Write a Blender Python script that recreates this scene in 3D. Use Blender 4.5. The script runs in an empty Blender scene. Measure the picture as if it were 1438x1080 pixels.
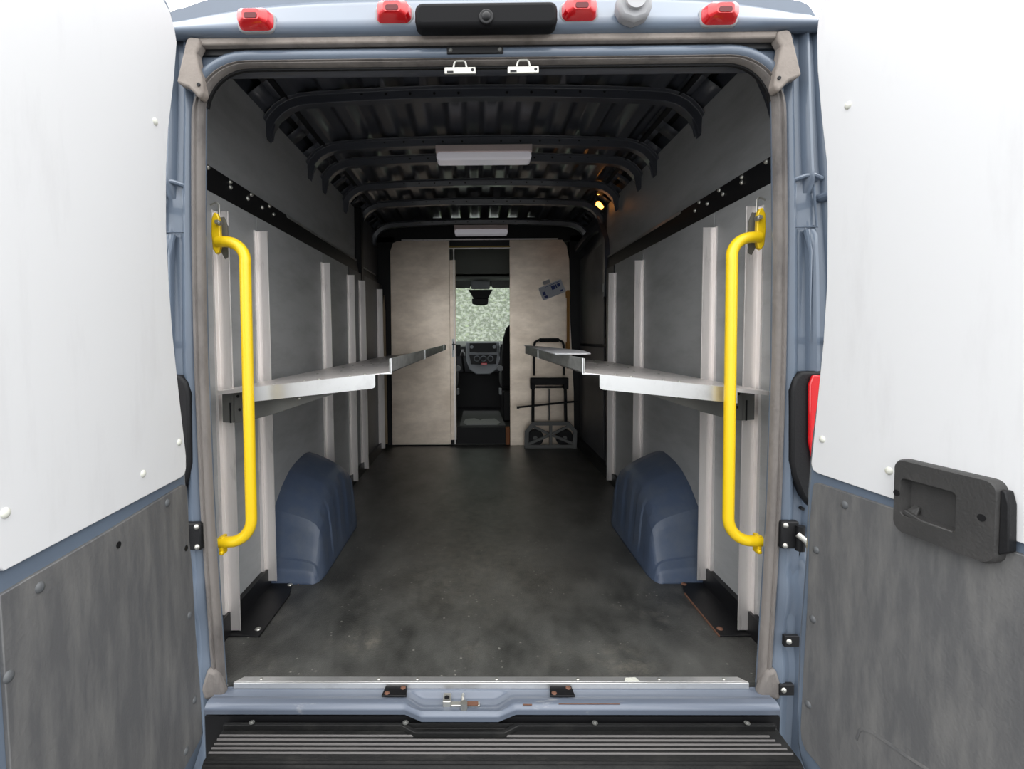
import bpy, bmesh, math, random
from mathutils import Vector, Matrix
random.seed(7)
C = bpy.context.scene.collection
S = bpy.context.scene
PI = math.pi

# ---------------------------------------------------------------- camera
cam_d = bpy.data.cameras.new('camera'); cam = bpy.data.objects.new('camera', cam_d); C.objects.link(cam)
yaw, pitch, roll = math.radians(-0.565), math.radians(2.263), math.radians(0.364)
fw = Vector((math.sin(yaw)*math.cos(pitch), math.cos(yaw)*math.cos(pitch), -math.sin(pitch)))
rt = Vector((math.cos(yaw), -math.sin(yaw), 0)); dn = fw.cross(rt)
rt2 = math.cos(roll)*rt + math.sin(roll)*dn; dn2 = -math.sin(roll)*rt + math.cos(roll)*dn
M = Matrix((rt2, -dn2, -fw)).transposed().to_4x4(); M.translation = Vector((-0.0332, -1.4271, 1.0174))
cam.matrix_world = M
cam_d.sensor_width = 36; cam_d.lens = 700.04/1438*36
cam_d.shift_x = (719-662.5)/1438; cam_d.shift_y = (500.7-540)/1438
cam_d.clip_start = .02
S.camera = cam
# ---------------------------------------------------------------- world, exposure
S.view_settings.view_transform = 'Standard'; S.view_settings.look = 'None'
S.view_settings.gamma = 1; S.view_settings.use_curve_mapping = False
S.view_settings.exposure = 0.0
W = bpy.data.worlds.new('overcast_sky'); S.world = W; W.use_nodes = True
nt = W.node_tree; bg = nt.nodes['Background']
tc = nt.nodes.new('ShaderNodeTexCoord'); sp = nt.nodes.new('ShaderNodeSeparateXYZ'); rp = nt.nodes.new('ShaderNodeValToRGB')
nt.links.new(tc.outputs['Generated'], sp.inputs[0]); nt.links.new(sp.outputs['Z'], rp.inputs[0]); nt.links.new(rp.outputs[0], bg.inputs[0])
rp.color_ramp.elements[0].position = 0.0; rp.color_ramp.elements[0].color = (.86, .90, .94, 1)
rp.color_ramp.elements[1].position = .9; rp.color_ramp.elements[1].color = (2.0, 2.0, 2.0, 1)
bg.inputs[1].default_value = 2.0

# ---------------------------------------------------------------- materials
def L(r, g, b):
    f = lambda c: (c/255/12.92) if c/255 <= .04045 else ((c/255+.055)/1.055)**2.4
    return (f(r), f(g), f(b), 1)
def mat(name, col, rough=.5, metal=0, coat=0, noise=None, bump=None, spec=.5, emit=None):
    """noise=(scale, colour2, amount-low, amount-high, stretch)"""
    m = bpy.data.materials.new(name); m.use_nodes = True; n = m.node_tree; b = n.nodes['Principled BSDF']
    b.inputs['Base Color'].default_value = col; b.inputs['Roughness'].default_value = rough
    b.inputs['Metallic'].default_value = metal; b.inputs['Coat Weight'].default_value = coat
    b.inputs['Coat Roughness'].default_value = .06; b.inputs['Specular IOR Level'].default_value = spec
    if emit: b.inputs['Emission Color'].default_value = emit[0]; b.inputs['Emission Strength'].default_value = emit[1]
    t = n.nodes.new('ShaderNodeTexCoord')
    if noise:
        sc, c2, lo, hi, st = noise
        mp = n.nodes.new('ShaderNodeMapping'); mp.inputs['Scale'].default_value = st
        nz = n.nodes.new('ShaderNodeTexNoise'); nz.inputs['Scale'].default_value = sc; nz.inputs['Detail'].default_value = 8; nz.inputs['Roughness'].default_value = .65
        r = n.nodes.new('ShaderNodeMapRange'); r.inputs[1].default_value = lo; r.inputs[2].default_value = hi
        mx = n.nodes.new('ShaderNodeMix'); mx.data_type = 'RGBA'; mx.inputs[6].default_value = col; mx.inputs[7].default_value = c2
        n.links.new(t.outputs['Object'], mp.inputs[0]); n.links.new(mp.outputs[0], nz.inputs['Vector'])
        n.links.new(nz.outputs['Fac'], r.inputs[0]); n.links.new(r.outputs[0], mx.inputs[0]); n.links.new(mx.outputs[2], b.inputs['Base Color'])
    if bump:
        bs, bst = bump
        nb = n.nodes.new('ShaderNodeTexNoise'); nb.inputs['Scale'].default_value = bs; nb.inputs['Detail'].default_value = 5
        bn = n.nodes.new('ShaderNodeBump'); bn.inputs['Strength'].default_value = bst; bn.inputs['Distance'].default_value = .01
        n.links.new(t.outputs['Object'], nb.inputs['Vector']); n.links.new(nb.outputs['Fac'], bn.inputs['Height']); n.links.new(bn.outputs[0], b.inputs['Normal'])
    return m
MT = {}
PAINT = (.13, .162, .212, 1)
MT['paint'] = mat('blue_grey_paint', PAINT, .38, 0, .6, noise=(3, (.145, .19, .25, 1), .4, .8, (1, 1, 1)))
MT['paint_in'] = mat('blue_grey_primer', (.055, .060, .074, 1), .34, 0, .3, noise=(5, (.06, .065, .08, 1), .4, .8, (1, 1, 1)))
MT['sill_paint'] = mat('scuffed_sill_paint', (.14, .165, .212, 1), .4, 0, .3, noise=(9, (.32, .33, .34, 1), .62, .74, (1, 5, 1)))
MT['arch'] = mat('blue_arch_plastic', (.065, .09, .145, 1), .42, 0, 0, noise=(7, (.10, .12, .155, 1), .45, .75, (1, 1, 1)), bump=(60, .05))
MT['white'] = mat('white_laminate', (.735, .735, .74, 1), .45, 0, 0, noise=(4, (.66, .655, .66, 1), .55, .85, (3, 3, .6)))
MT['dark'] = mat('charcoal_laminate', (.108, .108, .110, 1), .55, 0, 0, noise=(6, (.21, .205, .195, 1), .42, .85, (4, 4, .8)), bump=(140, .12))
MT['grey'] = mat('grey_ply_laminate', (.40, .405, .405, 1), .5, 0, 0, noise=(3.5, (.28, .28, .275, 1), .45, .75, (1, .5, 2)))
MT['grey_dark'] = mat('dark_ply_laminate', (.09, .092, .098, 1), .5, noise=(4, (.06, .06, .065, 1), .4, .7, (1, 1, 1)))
MT['black'] = mat('black_steel', (.009, .009, .010, 1), .45, spec=.35)
MT['plastic'] = mat('black_plastic', (.012, .012, .013, 1), .5, bump=(180, .1), spec=.3)
MT['bezel'] = mat('worn_black_plastic', (.042, .041, .040, 1), .5, noise=(10, (.065, .062, .06, 1), .45, .75, (1, 1, 1)), bump=(200, .15))
MT['rubber'] = mat('brown_grey_rubber', (.20, .18, .165, 1), .75, noise=(12, (.10, .09, .085, 1), .45, .7, (1, 1, .3)), bump=(60, .2))
MT['tan'] = mat('dusty_tan_rubber', (.34, .295, .26, 1), .8, noise=(14, (.22, .19, .165, 1), .45, .7, (1, 1, 1)), bump=(60, .2))
MT['alu'] = mat('brushed_aluminium', (.93, .88, .85, 1), .38, .6, noise=(18, (.55, .51, .49, 1), .55, .75, (2, 2, .25)))
MT['alu_bright'] = mat('bright_aluminium', (.80, .80, .79, 1), .3, .8, noise=(10, (.62, .61, .6, 1), .5, .8, (1, 1, 1)))
MT['zinc'] = mat('zinc_plate', (.60, .59, .54, 1), .35, .8)
MT['galv'] = mat('galvanised_steel', (.60, .61, .59, 1), .38, .6, noise=(16, (.38, .39, .375, 1), .45, .7, (1, .4, 1)))
MT['bracket'] = mat('dull_bracket_steel', (.16, .16, .15, 1), .5, .4)
MT['yellow'] = mat('yellow_powder_coat', (.93, .62, .008, 1), .38, 0, .25)
MT['ochre'] = mat('amber_rail', (.45, .20, .03, 1), .5)
MT['bulk'] = mat('smeared_aluminium_sheet', (.97, .84, .70, 1), .38, .85, noise=(2.6, (.66, .55, .44, 1), .35, .68, (1, 1, 2.2)))
MT['red'] = mat('red_lens', (.75, .006, .012, 1), .12, 0, .8, spec=.6)
MT['rust'] = mat('rusty_screw', (.17, .08, .05, 1), .8)
MT['housing'] = mat('matt_black_housing', (.010, .010, .011, 1), .6, spec=.12)
MT['lens'] = mat('frosted_lens', (.88, .86, .90, 1), .25, coat=.5, emit=((.95, .92, 1, 1), .16))
MT['lens_body'] = mat('lamp_body', (.72, .60, .57, 1), .45)
MT['wood'] = mat('pale_timber', (.46, .36, .24, 1), .7, noise=(12, (.34, .25, .16, 1), .4, .7, (3, 3, .3)))
MT['cream'] = mat('cream_rivet', (.72, .72, .64, 1), .5)
MT['grey_rivet'] = mat('grey_rivet', (.10, .105, .11, 1), .5)
MT['warm'] = mat('lit_bulb', (1, .6, .2, 1), .4, emit=((1, .36, .06, 1), 7))
MT['orange'] = mat('orange_plastic', (.35, .12, .04, 1), .6)
MT['dash'] = mat('dash_plastic', (.07, .072, .078, 1), .45)
MT['dash_grey'] = mat('silver_dash_trim', (.30, .32, .34, 1), .4)
MT['head'] = mat('headliner', (.22, .235, .225, 1), .9)
MT['cloth'] = mat('black_seat_cloth', (.012, .012, .014, 1), .9)
MT['rmat'] = mat('cab_floor_vinyl', (.16, .16, .165, 1), .6)
MT['boardw'] = mat('pale_board', (.46, .46, .47, 1), .5)
MT['truck_grey'] = mat('grey_cast_plate', (.17, .17, .165, 1), .5)
MT['asphalt'] = mat('wet_asphalt', (.09, .09, .088, 1), .55, noise=(6, (.05, .05, .05, 1), .4, .7, (1, 1, 1)), bump=(60, .4))
MT['leaf'] = mat('hedge_leaf', (.20, .27, .12, 1), .7, noise=(1.2, (.32, .36, .22, 1), .4, .65, (1, 1, 1)))
MT['leafcore'] = mat('hedge_core', (.13, .18, .08, 1), .9)
MT['cardblue'] = mat('blue_print', (.03, .05, .22, 1), .5)
MT['card'] = mat('white_card', (.58, .60, .66, 1), .3)
MT['ridge'] = mat('worn_ridge_highlight', (.20, .19, .185, 1), .35)  # ridge highlights painted in as a paler tone, along with wear
MT['bumper'] = mat('bumper_plastic', (.012, .012, .012, 1), .55, noise=(9, (.028, .027, .025, 1), .5, .75, (1, 3, 1)), bump=(160, .15), spec=.25)
MT['hub'] = mat('lamp_grey', (.33, .33, .34, 1), .4)

def floor_material():
    m = mat('black_rubber_floor', (.040, .040, .037, 1), .36, 0, 0, noise=(6, (.13, .13, .12, 1), .36, .78, (1, .6, 1)), bump=(240, .25))
    n = m.node_tree; b = n.nodes['Principled BSDF']; old = b.inputs['Base Color'].links[0].from_socket
    t = n.nodes.new('ShaderNodeTexCoord')
    # pale dusty scuffs
    nz = n.nodes.new('ShaderNodeTexNoise'); nz.inputs['Scale'].default_value = 5; nz.inputs['Detail'].default_value = 12; nz.inputs['Roughness'].default_value = .78
    r = n.nodes.new('ShaderNodeMapRange'); r.inputs[1].default_value = .56; r.inputs[2].default_value = .80; r.inputs[4].default_value = .75
    mx = n.nodes.new('ShaderNodeMix'); mx.data_type = 'RGBA'; mx.inputs[7].default_value = (.16, .15, .13, 1)
    n.links.new(t.outputs['Object'], nz.inputs['Vector']); n.links.new(nz.outputs[0], r.inputs[0]); n.links.new(r.outputs[0], mx.inputs[0]); n.links.new(old, mx.inputs[6])
    # crumbs
    v = n.nodes.new('ShaderNodeTexVoronoi'); v.inputs['Scale'].default_value = 34
    r2 = n.nodes.new('ShaderNodeMapRange'); r2.inputs[1].default_value = .15; r2.inputs[2].default_value = .08; r2.inputs[4].default_value = .8
    nz2 = n.nodes.new('ShaderNodeTexNoise'); nz2.inputs['Scale'].default_value = 9
    r3 = n.nodes.new('ShaderNodeMapRange'); r3.inputs[1].default_value = .50; r3.inputs[2].default_value = .56
    mu = n.nodes.new('ShaderNodeMath'); mu.operation = 'MULTIPLY'
    mx2 = n.nodes.new('ShaderNodeMix'); mx2.data_type = 'RGBA'; mx2.inputs[7].default_value = (.30, .29, .26, 1)
    n.links.new(t.outputs['Object'], v.inputs['Vector']); n.links.new(t.outputs['Object'], nz2.inputs['Vector'])
    n.links.new(v.outputs['Distance'], r2.inputs[0]); n.links.new(nz2.outputs[0], r3.inputs[0])
    n.links.new(r2.outputs[0], mu.inputs[0]); n.links.new(r3.outputs[0], mu.inputs[1]); n.links.new(mu.outputs[0], mx2.inputs[0])
    n.links.new(mx.outputs[2], mx2.inputs[6]); last = mx2.outputs[2]
    # trodden-in dust marks; the wide aisle ones also paint in windscreen reflection
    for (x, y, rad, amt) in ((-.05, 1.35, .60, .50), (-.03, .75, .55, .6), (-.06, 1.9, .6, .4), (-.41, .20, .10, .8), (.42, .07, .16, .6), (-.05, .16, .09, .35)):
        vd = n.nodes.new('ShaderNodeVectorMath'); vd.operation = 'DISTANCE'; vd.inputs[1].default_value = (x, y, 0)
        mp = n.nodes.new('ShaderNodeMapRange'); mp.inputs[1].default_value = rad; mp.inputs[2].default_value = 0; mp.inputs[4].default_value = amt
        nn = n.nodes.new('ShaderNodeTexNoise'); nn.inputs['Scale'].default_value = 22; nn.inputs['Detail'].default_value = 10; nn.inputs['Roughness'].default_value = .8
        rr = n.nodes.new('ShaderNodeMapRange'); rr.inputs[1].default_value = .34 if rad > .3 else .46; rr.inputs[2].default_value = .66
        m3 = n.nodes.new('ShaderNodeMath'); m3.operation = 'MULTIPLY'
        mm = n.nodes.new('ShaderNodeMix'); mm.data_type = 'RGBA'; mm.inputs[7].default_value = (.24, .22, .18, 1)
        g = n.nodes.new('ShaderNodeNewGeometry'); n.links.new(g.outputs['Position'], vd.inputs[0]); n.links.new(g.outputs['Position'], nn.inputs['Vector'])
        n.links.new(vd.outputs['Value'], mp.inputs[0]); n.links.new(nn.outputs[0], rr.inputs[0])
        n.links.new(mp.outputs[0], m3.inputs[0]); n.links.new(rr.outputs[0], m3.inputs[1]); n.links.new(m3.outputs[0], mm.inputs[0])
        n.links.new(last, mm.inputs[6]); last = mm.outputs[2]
    n.links.new(last, b.inputs['Base Color'])
    return m
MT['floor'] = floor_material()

def glass_material():
    m = bpy.data.materials.new('rain_wet_glass'); m.use_nodes = True; n = m.node_tree; n.nodes.clear()
    o = n.nodes.new('ShaderNodeOutputMaterial'); t = n.nodes.new('ShaderNodeBsdfTransparent'); t.inputs[0].default_value = (.66, .72, .64, 1)
    d = n.nodes.new('ShaderNodeBsdfTranslucent'); d.inputs[0].default_value = (.42, .46, .40, 1)
    g = n.nodes.new('ShaderNodeBsdfGlossy'); g.inputs['Roughness'].default_value = .05
    tc = n.nodes.new('ShaderNodeTexCoord'); v = n.nodes.new('ShaderNodeTexNoise'); v.inputs['Scale'].default_value = 28; v.inputs['Detail'].default_value = 8
    r = n.nodes.new('ShaderNodeMapRange'); r.inputs[1].default_value = .45; r.inputs[2].default_value = .68; r.inputs[3].default_value = .3; r.inputs[4].default_value = .75
    m1 = n.nodes.new('ShaderNodeMixShader'); m2 = n.nodes.new('ShaderNodeMixShader'); m2.inputs[0].default_value = .05
    n.links.new(tc.outputs['Object'], v.inputs['Vector']); n.links.new(v.outputs[0], r.inputs[0]); n.links.new(r.outputs[0], m1.inputs[0])
    n.links.new(t.outputs[0], m1.inputs[1]); n.links.new(d.outputs[0], m1.inputs[2]); n.links.new(m1.outputs[0], m2.inputs[1]); n.links.new(g.outputs[0], m2.inputs[2]); n.links.new(m2.outputs[0], o.inputs[0])
    return m
MT['glass'] = glass_material()

# ---------------------------------------------------------------- mesh helpers
WL = {}
class MB:
    def __init__(s): s.v = []; s.f = []
    def add(s, vs, fs):
        k = len(s.v); s.v += [tuple(p) for p in vs]; s.f += [tuple(i+k for i in f) for f in fs]; return s
    def box(s, a, b):
        x0, y0, z0 = [min(p, q) for p, q in zip(a, b)]; x1, y1, z1 = [max(p, q) for p, q in zip(a, b)]
        return s.add([(x0,y0,z0),(x1,y0,z0),(x1,y1,z0),(x0,y1,z0),(x0,y0,z1),(x1,y0,z1),(x1,y1,z1),(x0,y1,z1)],
                     [(0,3,2,1),(4,5,6,7),(0,1,5,4),(1,2,6,5),(2,3,7,6),(3,0,4,7)])
    def prism(s, pts, vec):
        n = len(pts); v = Vector(vec); a = [Vector(p) for p in pts]; b = [p+v for p in a]
        return s.add(a+b, [tuple(range(n))[::-1], tuple(range(n, 2*n))]+[(i, (i+1) % n, n+(i+1) % n, n+i) for i in range(n)])
    def tube(s, path, r, seg=16, closed=False, ry=None, up=None):
        P = [Vector(p) for p in path]; n = len(P); rings = []; pu = None
        for i, p in enumerate(P):
            if closed: t = (P[(i+1) % n]-P[i-1]).normalized()
            else: t = (P[min(i+1, n-1)]-P[max(i-1, 0)]).normalized()
            if up is not None: u = Vector(up)
            elif pu is None: u = Vector((0, 0, 1)) if abs(t.z) < .9 else Vector((0, 1, 0))
            else: u = pu
            u = (u-t*u.dot(t)).normalized(); pu = u; w = t.cross(u)
            rr = r[i] if isinstance(r, (list, tuple)) else r; r2 = rr if ry is None else ry
            rings.append([p+u*rr*math.cos(2*PI*k/seg)+w*r2*math.sin(2*PI*k/seg) for k in range(seg)])
        vs = [q for R_ in rings for q in R_]; fs = []
        for i in range(n if closed else n-1):
            j = (i+1) % n
            for k in range(seg): fs.append((i*seg+k, i*seg+(k+1) % seg, j*seg+(k+1) % seg, j*seg+k))
        if not closed: fs += [tuple(range(seg))[::-1], tuple((n-1)*seg+k for k in range(seg))]
        return s.add(vs, fs)
    def sweep(s, path, prof, side, closed=False):
        """prof: list of (a,b); a along `side` vector, b along the normal of the path in its plane"""
        P = [Vector(p) for p in path]; n = len(P); sv = Vector(side).normalized(); m = len(prof); vs = []
        for i in range(n):
            t = ((P[(i+1) % n]-P[i-1]) if closed else (P[min(i+1, n-1)]-P[max(i-1, 0)])).normalized(); nn = sv.cross(t).normalized()
            vs += [P[i]+sv*a+nn*b for a, b in prof]
        fs = []
        for i in range(n if closed else n-1):
            j = (i+1) % n
            for k in range(m): fs.append((i*m+k, i*m+(k+1) % m, j*m+(k+1) % m, j*m+k))
        if not closed: fs += [tuple(range(m))[::-1], tuple((n-1)*m+k for k in range(m))]
        return s.add(vs, fs)
    def grid(s, fn, nu, nv, thick=None):
        vs = [fn(i/nu, j/nv) for i in range(nu+1) for j in range(nv+1)]
        fs = [(i*(nv+1)+j, (i+1)*(nv+1)+j, (i+1)*(nv+1)+j+1, i*(nv+1)+j+1) for i in range(nu) for j in range(nv)]
        return s.add(vs, fs)
    def dome(s, c, n, r, h, seg=14, rings=3):
        n = Vector(n).normalized(); u = n.orthogonal().normalized(); w = n.cross(u); c = Vector(c); vs = []; fs = []
        for i in range(rings+1):
            a = PI/2*i/rings*.96
            for k in range(seg):
                t = 2*PI*k/seg; vs.append(c+(u*math.cos(t)+w*math.sin(t))*r*math.cos(a)+n*h*math.sin(a))
        for i in range(rings):
            for k in range(seg): fs.append((i*seg+k, i*seg+(k+1) % seg, (i+1)*seg+(k+1) % seg, (i+1)*seg+k))
        fs += [tuple(rings*seg+k for k in range(seg)), tuple(range(seg))[::-1]]
        return s.add(vs, fs)
    def cyl(s, a, b, r, seg=20): return s.tube([a, b], r, seg)
    def pieces(s, name, m, parent=None, **k):
        """every loose piece becomes a mesh object of its own"""
        par = list(range(len(s.v)))
        def fd(i):
            while par[i] != i: par[i] = par[par[i]]; i = par[i]
            return i
        for f in s.f:
            for i in f[1:]: par[fd(i)] = fd(f[0])
        gr = {}
        for f in s.f: gr.setdefault(fd(f[0]), []).append(f)
        out_ = []
        for fs in gr.values():
            ids = sorted({i for f in fs for i in f}); mp = {i: j for j, i in enumerate(ids)}
            q = MB(); q.v = [s.v[i] for i in ids]; q.f = [tuple(mp[i] for i in f) for f in fs]; out_.append(q.build(name, m, parent, **k))
        return out_
    def build(s, name, m, parent=None, bevel=0, smooth=True, solid=0, seg=2, ang=35):
        vs = [Vector(v) for v in s.v]
        lo = Vector((min(v.x for v in vs), min(v.y for v in vs), min(v.z for v in vs))); hi = Vector((max(v.x for v in vs), max(v.y for v in vs), max(v.z for v in vs)))
        org = Vector(((lo.x+hi.x)/2, (lo.y+hi.y)/2, lo.z))
        me = bpy.data.meshes.new(name); me.from_pydata([v-org for v in vs], [], s.f)
        bm = bmesh.new(); bm.from_mesh(me); bmesh.ops.recalc_face_normals(bm, faces=bm.faces); bm.to_mesh(me); bm.free()
        if smooth:
            for p in me.polygons: p.use_smooth = True
            me.set_sharp_from_angle(angle=math.radians(ang))
        me.materials.append(MT[m] if isinstance(m, str) else m)
        o = bpy.data.objects.new(name, me); C.objects.link(o)
        if parent: o.parent = parent; o.location = org-WL[parent.name]
        else: o.location = org
        WL[o.name] = org
        if solid: md = o.modifiers.new('solid', 'SOLIDIFY'); md.thickness = solid; md.offset = 0
        if bevel: md = o.modifiers.new('bevel', 'BEVEL'); md.width = bevel; md.segments = seg; md.limit_method = 'ANGLE'; md.angle_limit = math.radians(40); md.harden_normals = False
        return o
def thing(name, label, cat, loc, group=None):
    o = bpy.data.objects.new(name, None); C.objects.link(o); o.location = loc; WL[o.name] = Vector(loc); o.empty_display_size = .05
    return tag(o, label, cat, group)
def tag(o, label, cat, group=None):
    o['label'] = label; o['category'] = cat
    if group: o['group'] = group
    return o
def struct(o, label=None):
    o['kind'] = 'structure'
    if label: o['label'] = label
    return o
def rrect(w, h, r, n=4, cx=0, cy=0):
    pts = []
    for (sx, sy, a0) in ((1, 1, 0), (-1, 1, 90), (-1, -1, 180), (1, -1, 270)):
        for k in range(n+1):
            a = math.radians(a0+90*k/n); pts.append((cx+sx*(w/2-r)+r*math.cos(a), cy+sy*(h/2-r)+r*math.sin(a)))
    return pts
def arc(c, r, a0, a1, n): return [(c[0]+r*math.cos(math.radians(a0+(a1-a0)*k/n)), c[1]+r*math.sin(math.radians(a0+(a1-a0)*k/n))) for k in range(n+1)]
def lerp(tab, x):
    if x <= tab[0][0]: return tab[0][1]
    for (a, b), (c, d) in zip(tab, tab[1:]):
        if x <= c: return b+(d-b)*(x-a)/(c-a)
    return tab[-1][1]

# ---------------------------------------------------------------- setting: ground, floor, walls, ceiling
g = MB().box((-30, -30, -.68), (30, 30, -.62)).build('ground', 'asphalt'); struct(g, 'wet grey asphalt under the van')
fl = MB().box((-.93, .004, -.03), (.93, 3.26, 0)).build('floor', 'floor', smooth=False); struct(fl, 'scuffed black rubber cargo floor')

def W_in(z): return lerp([(-.05, .776), (.04, .781), (.5, .80), (.96, .807), (1.3, .804), (1.53, .798), (1.7, .792)], z)
def opening(off=0, n_side=14, zb=-.03, ztop=1.79, r=.125):
    """rounded door opening as (x,z), right side bottom up, across the top, left side down"""
    pts = []; zc = ztop-r
    for k in range(n_side): z = zb+(zc-zb)*k/n_side; pts.append((W_in(z)+off, z))
    xc = W_in(zc)-r
    for x, z in arc((xc, zc), r+off, 0, 90, 10): pts.append((x, z))
    for k in range(1, 4): pts.append((xc*(1-k/4), ztop+off+.0))
    right = pts; left = [(-x, z) for x, z in reversed(pts)]
    return right+[(0, ztop+off)]+left
def outer_loop(n_side=14, zb=-.03):
    pts = []; zc = 1.80
    tab = [(-.05, .985), (.5, 1.0), (.9, 1.0), (1.2, .985), (1.5, .952), (1.75, .93), (1.8, .925)]
    for k in range(n_side): z = zb+(zc-zb)*k/n_side; pts.append((lerp(tab, z), z))
    for x, z in [(.925, 1.80), (.924, 1.83), (.922, 1.86), (.917, 1.885), (.909, 1.905), (.90, 1.92), (.888, 1.932), (.87, 1.94), (.845, 1.945), (.80, 1.96), (.74, 1.975)]: pts.append((x, z))
    for x, z in [(.6, 1.995), (.4, 2.01), (.2, 2.015)]: pts.append((x, z))
    return pts+[(0, 2.018)]+[(-x, z) for x, z in reversed(pts)]

for s_, side in ((-1, 'left'), (1, 'right')):
    b = MB()
    # outer side skin, curved, from sill to roof
    sk = [(.985, -.3), (1.0, .3), (1.0, .9), (.99, 1.2), (.985, 1.5), (.975, 1.8), (.965, 2.0), (.93, 2.09)]
    pr = [(s_*x, z) for x, z in sk]+[(s_*(x-.015), z) for x, z in reversed(sk)]
    st_ = [(.03, 0), (.12, 0), (.46, 1), (3.33, 1)]; m = len(pr); vs = []
    for y, k in st_:
        for i, (x, z) in enumerate(pr):
            lim = lerp([(-.3, .965), (.5, 1.0), (.9, 1.0), (1.2, .985), (1.5, .952), (1.75, .932), (1.86, .925)], z)-(0 if i < len(sk) else .012)
            zz = z if z < 1.7 else 1.7+(z-1.7)*(.17/.39)
            vs.append((s_*(lim+(abs(x)-lim)*k), y, zz+(z-zz)*k))
    b.add(vs, [tuple(range(m)), tuple(range(3*m, 4*m))]+[(q*m+i, q*m+(i+1) % m, (q+1)*m+(i+1) % m, (q+1)*m+i) for q in range(3) for i in range(m)])
    w = b.build('wall_'+side, 'paint_in'); struct(w, 'inner skin of the %s side of the van' % side)
    up = MB()
    up.prism([(s_*.945, .44, 1.60), (s_*.945, .44, 1.985), (s_*.945, .46, 1.992), (s_*.945, 2.34, 1.992), (s_*.945, 2.34, 1.60)], (s_*.008, 0, 0)).add([(s_*.922, .02, 1.60), (s_*.910, .02, 1.84), (s_*.945, .44, 1.985), (s_*.945, .44, 1.60)], [(0, 1, 2, 3)]); up.build('upper_panel', 'grey', w)
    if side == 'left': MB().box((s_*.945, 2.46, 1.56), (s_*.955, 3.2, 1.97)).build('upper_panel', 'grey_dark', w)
    # lower lining in sheets
    for y0, y1 in ((.03, .56), (.565, 1.40), (1.405, 1.98)):
        MB().box((s_*.905, y0, .075), (s_*.915, y1, 1.50)).build('lower_panel', 'grey', w, bevel=.002)
    if side == 'left':
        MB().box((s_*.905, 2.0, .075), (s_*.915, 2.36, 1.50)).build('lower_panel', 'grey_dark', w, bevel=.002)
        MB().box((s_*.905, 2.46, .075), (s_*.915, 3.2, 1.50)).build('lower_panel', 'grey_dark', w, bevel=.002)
        MB().box((-.96, 2.36, .0), (-.90, 2.44, 2.0)).build('frame_pillar', 'black', w, bevel=.01)
    else:
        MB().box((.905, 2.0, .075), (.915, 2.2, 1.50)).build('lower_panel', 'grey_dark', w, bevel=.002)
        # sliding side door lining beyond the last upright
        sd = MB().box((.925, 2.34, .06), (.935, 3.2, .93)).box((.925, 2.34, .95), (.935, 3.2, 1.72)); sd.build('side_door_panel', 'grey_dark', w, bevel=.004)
        MB().sweep([(.915, 2.24, 1.30), (.925, 2.26, 1.55), (.93, 2.30, 1.72), (.92, 2.42, 1.85), (.90, 2.7, 1.86), (.88, 3.15, 1.80)], [(-.02, -.025), (.02, -.025), (.02, .025), (-.02, .025)], (1, 0, 0)).build('door_frame', 'paint_in', w)
        MB().box((.895, 2.235, 1.34), (.905, 2.27, 1.40)).build('tag_label', 'boardw', w)
    MB().box((s_*.885, .03, 0), (s_*.93, .58, .078)).box((s_*.885, 1.42, 0), (s_*.93, 3.2, .078)).build('kick_strip', 'black', w)

# ceiling: corrugated skin, side rails with square cut-outs, roof ribs
def skin(u, v):
    x = -.84+1.68*u; y = .42+2.88*v
    z = 2.125-.055*(abs(x)/.84)**2.6
    ph = (x/.175+.25) % 1
    z += .013*(max(-1, min(1, 6*(abs(ph-.5)*2-.5))))
    return (x, y, z-.0*v)
ce = MB().grid(skin, 192, 2).build('ceiling', 'paint_in', ang=60); struct(ce, 'dark corrugated steel roof skin')
ribs_y = [.80, 1.335, 1.59, 2.06, 2.53, 3.03]
for s_ in (-1, 1):
    b = MB()
    ins = Vector((s_*.835, 0, 2.075)); out = Vector((s_*.957, 0, 1.985)); d = out-ins
    holes = [(.47, .60), (.90, 1.02), (1.12, 1.24), (1.68, 1.78), (1.86, 1.96), (2.14, 2.24), (2.32, 2.42), (2.61, 2.69), (2.76, 2.84), (2.90, 2.96)]
    ys = sorted({.43, 3.3, *[y for h in holes for y in h]}); ts = [0, .42, .92, 1]
    for a, c in zip(ys, ys[1:]):
        for t0, t1 in zip(ts, ts[1:]):
            if (a, c) in holes and t0 == .42: continue
            p = ins+d*t0; q = ins+d*t1
            b.add([(p.x, a, p.z), (q.x, a, q.z), (q.x, c, q.z), (p.x, c, p.z)], [(0, 1, 2, 3)])
    b.build('side_rail', 'paint_in', ce, solid=.003)
    MB().box((s_*.965, .46, 2.05), (s_*.84, 3.3, 2.06)).box((s_*.962, .46, 1.97), (s_*.972, 3.3, 2.07)).build('rail_backing', 'black', ce)
half = [(.932, 1.890), (.925, 1.925), (.902, 1.965), (.872, 1.997), (.835, 2.018), (.79, 2.031), (.70, 2.038), (.55, 2.045), (.38, 2.051), (.19, 2.055), (0, 2.057)]
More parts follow.
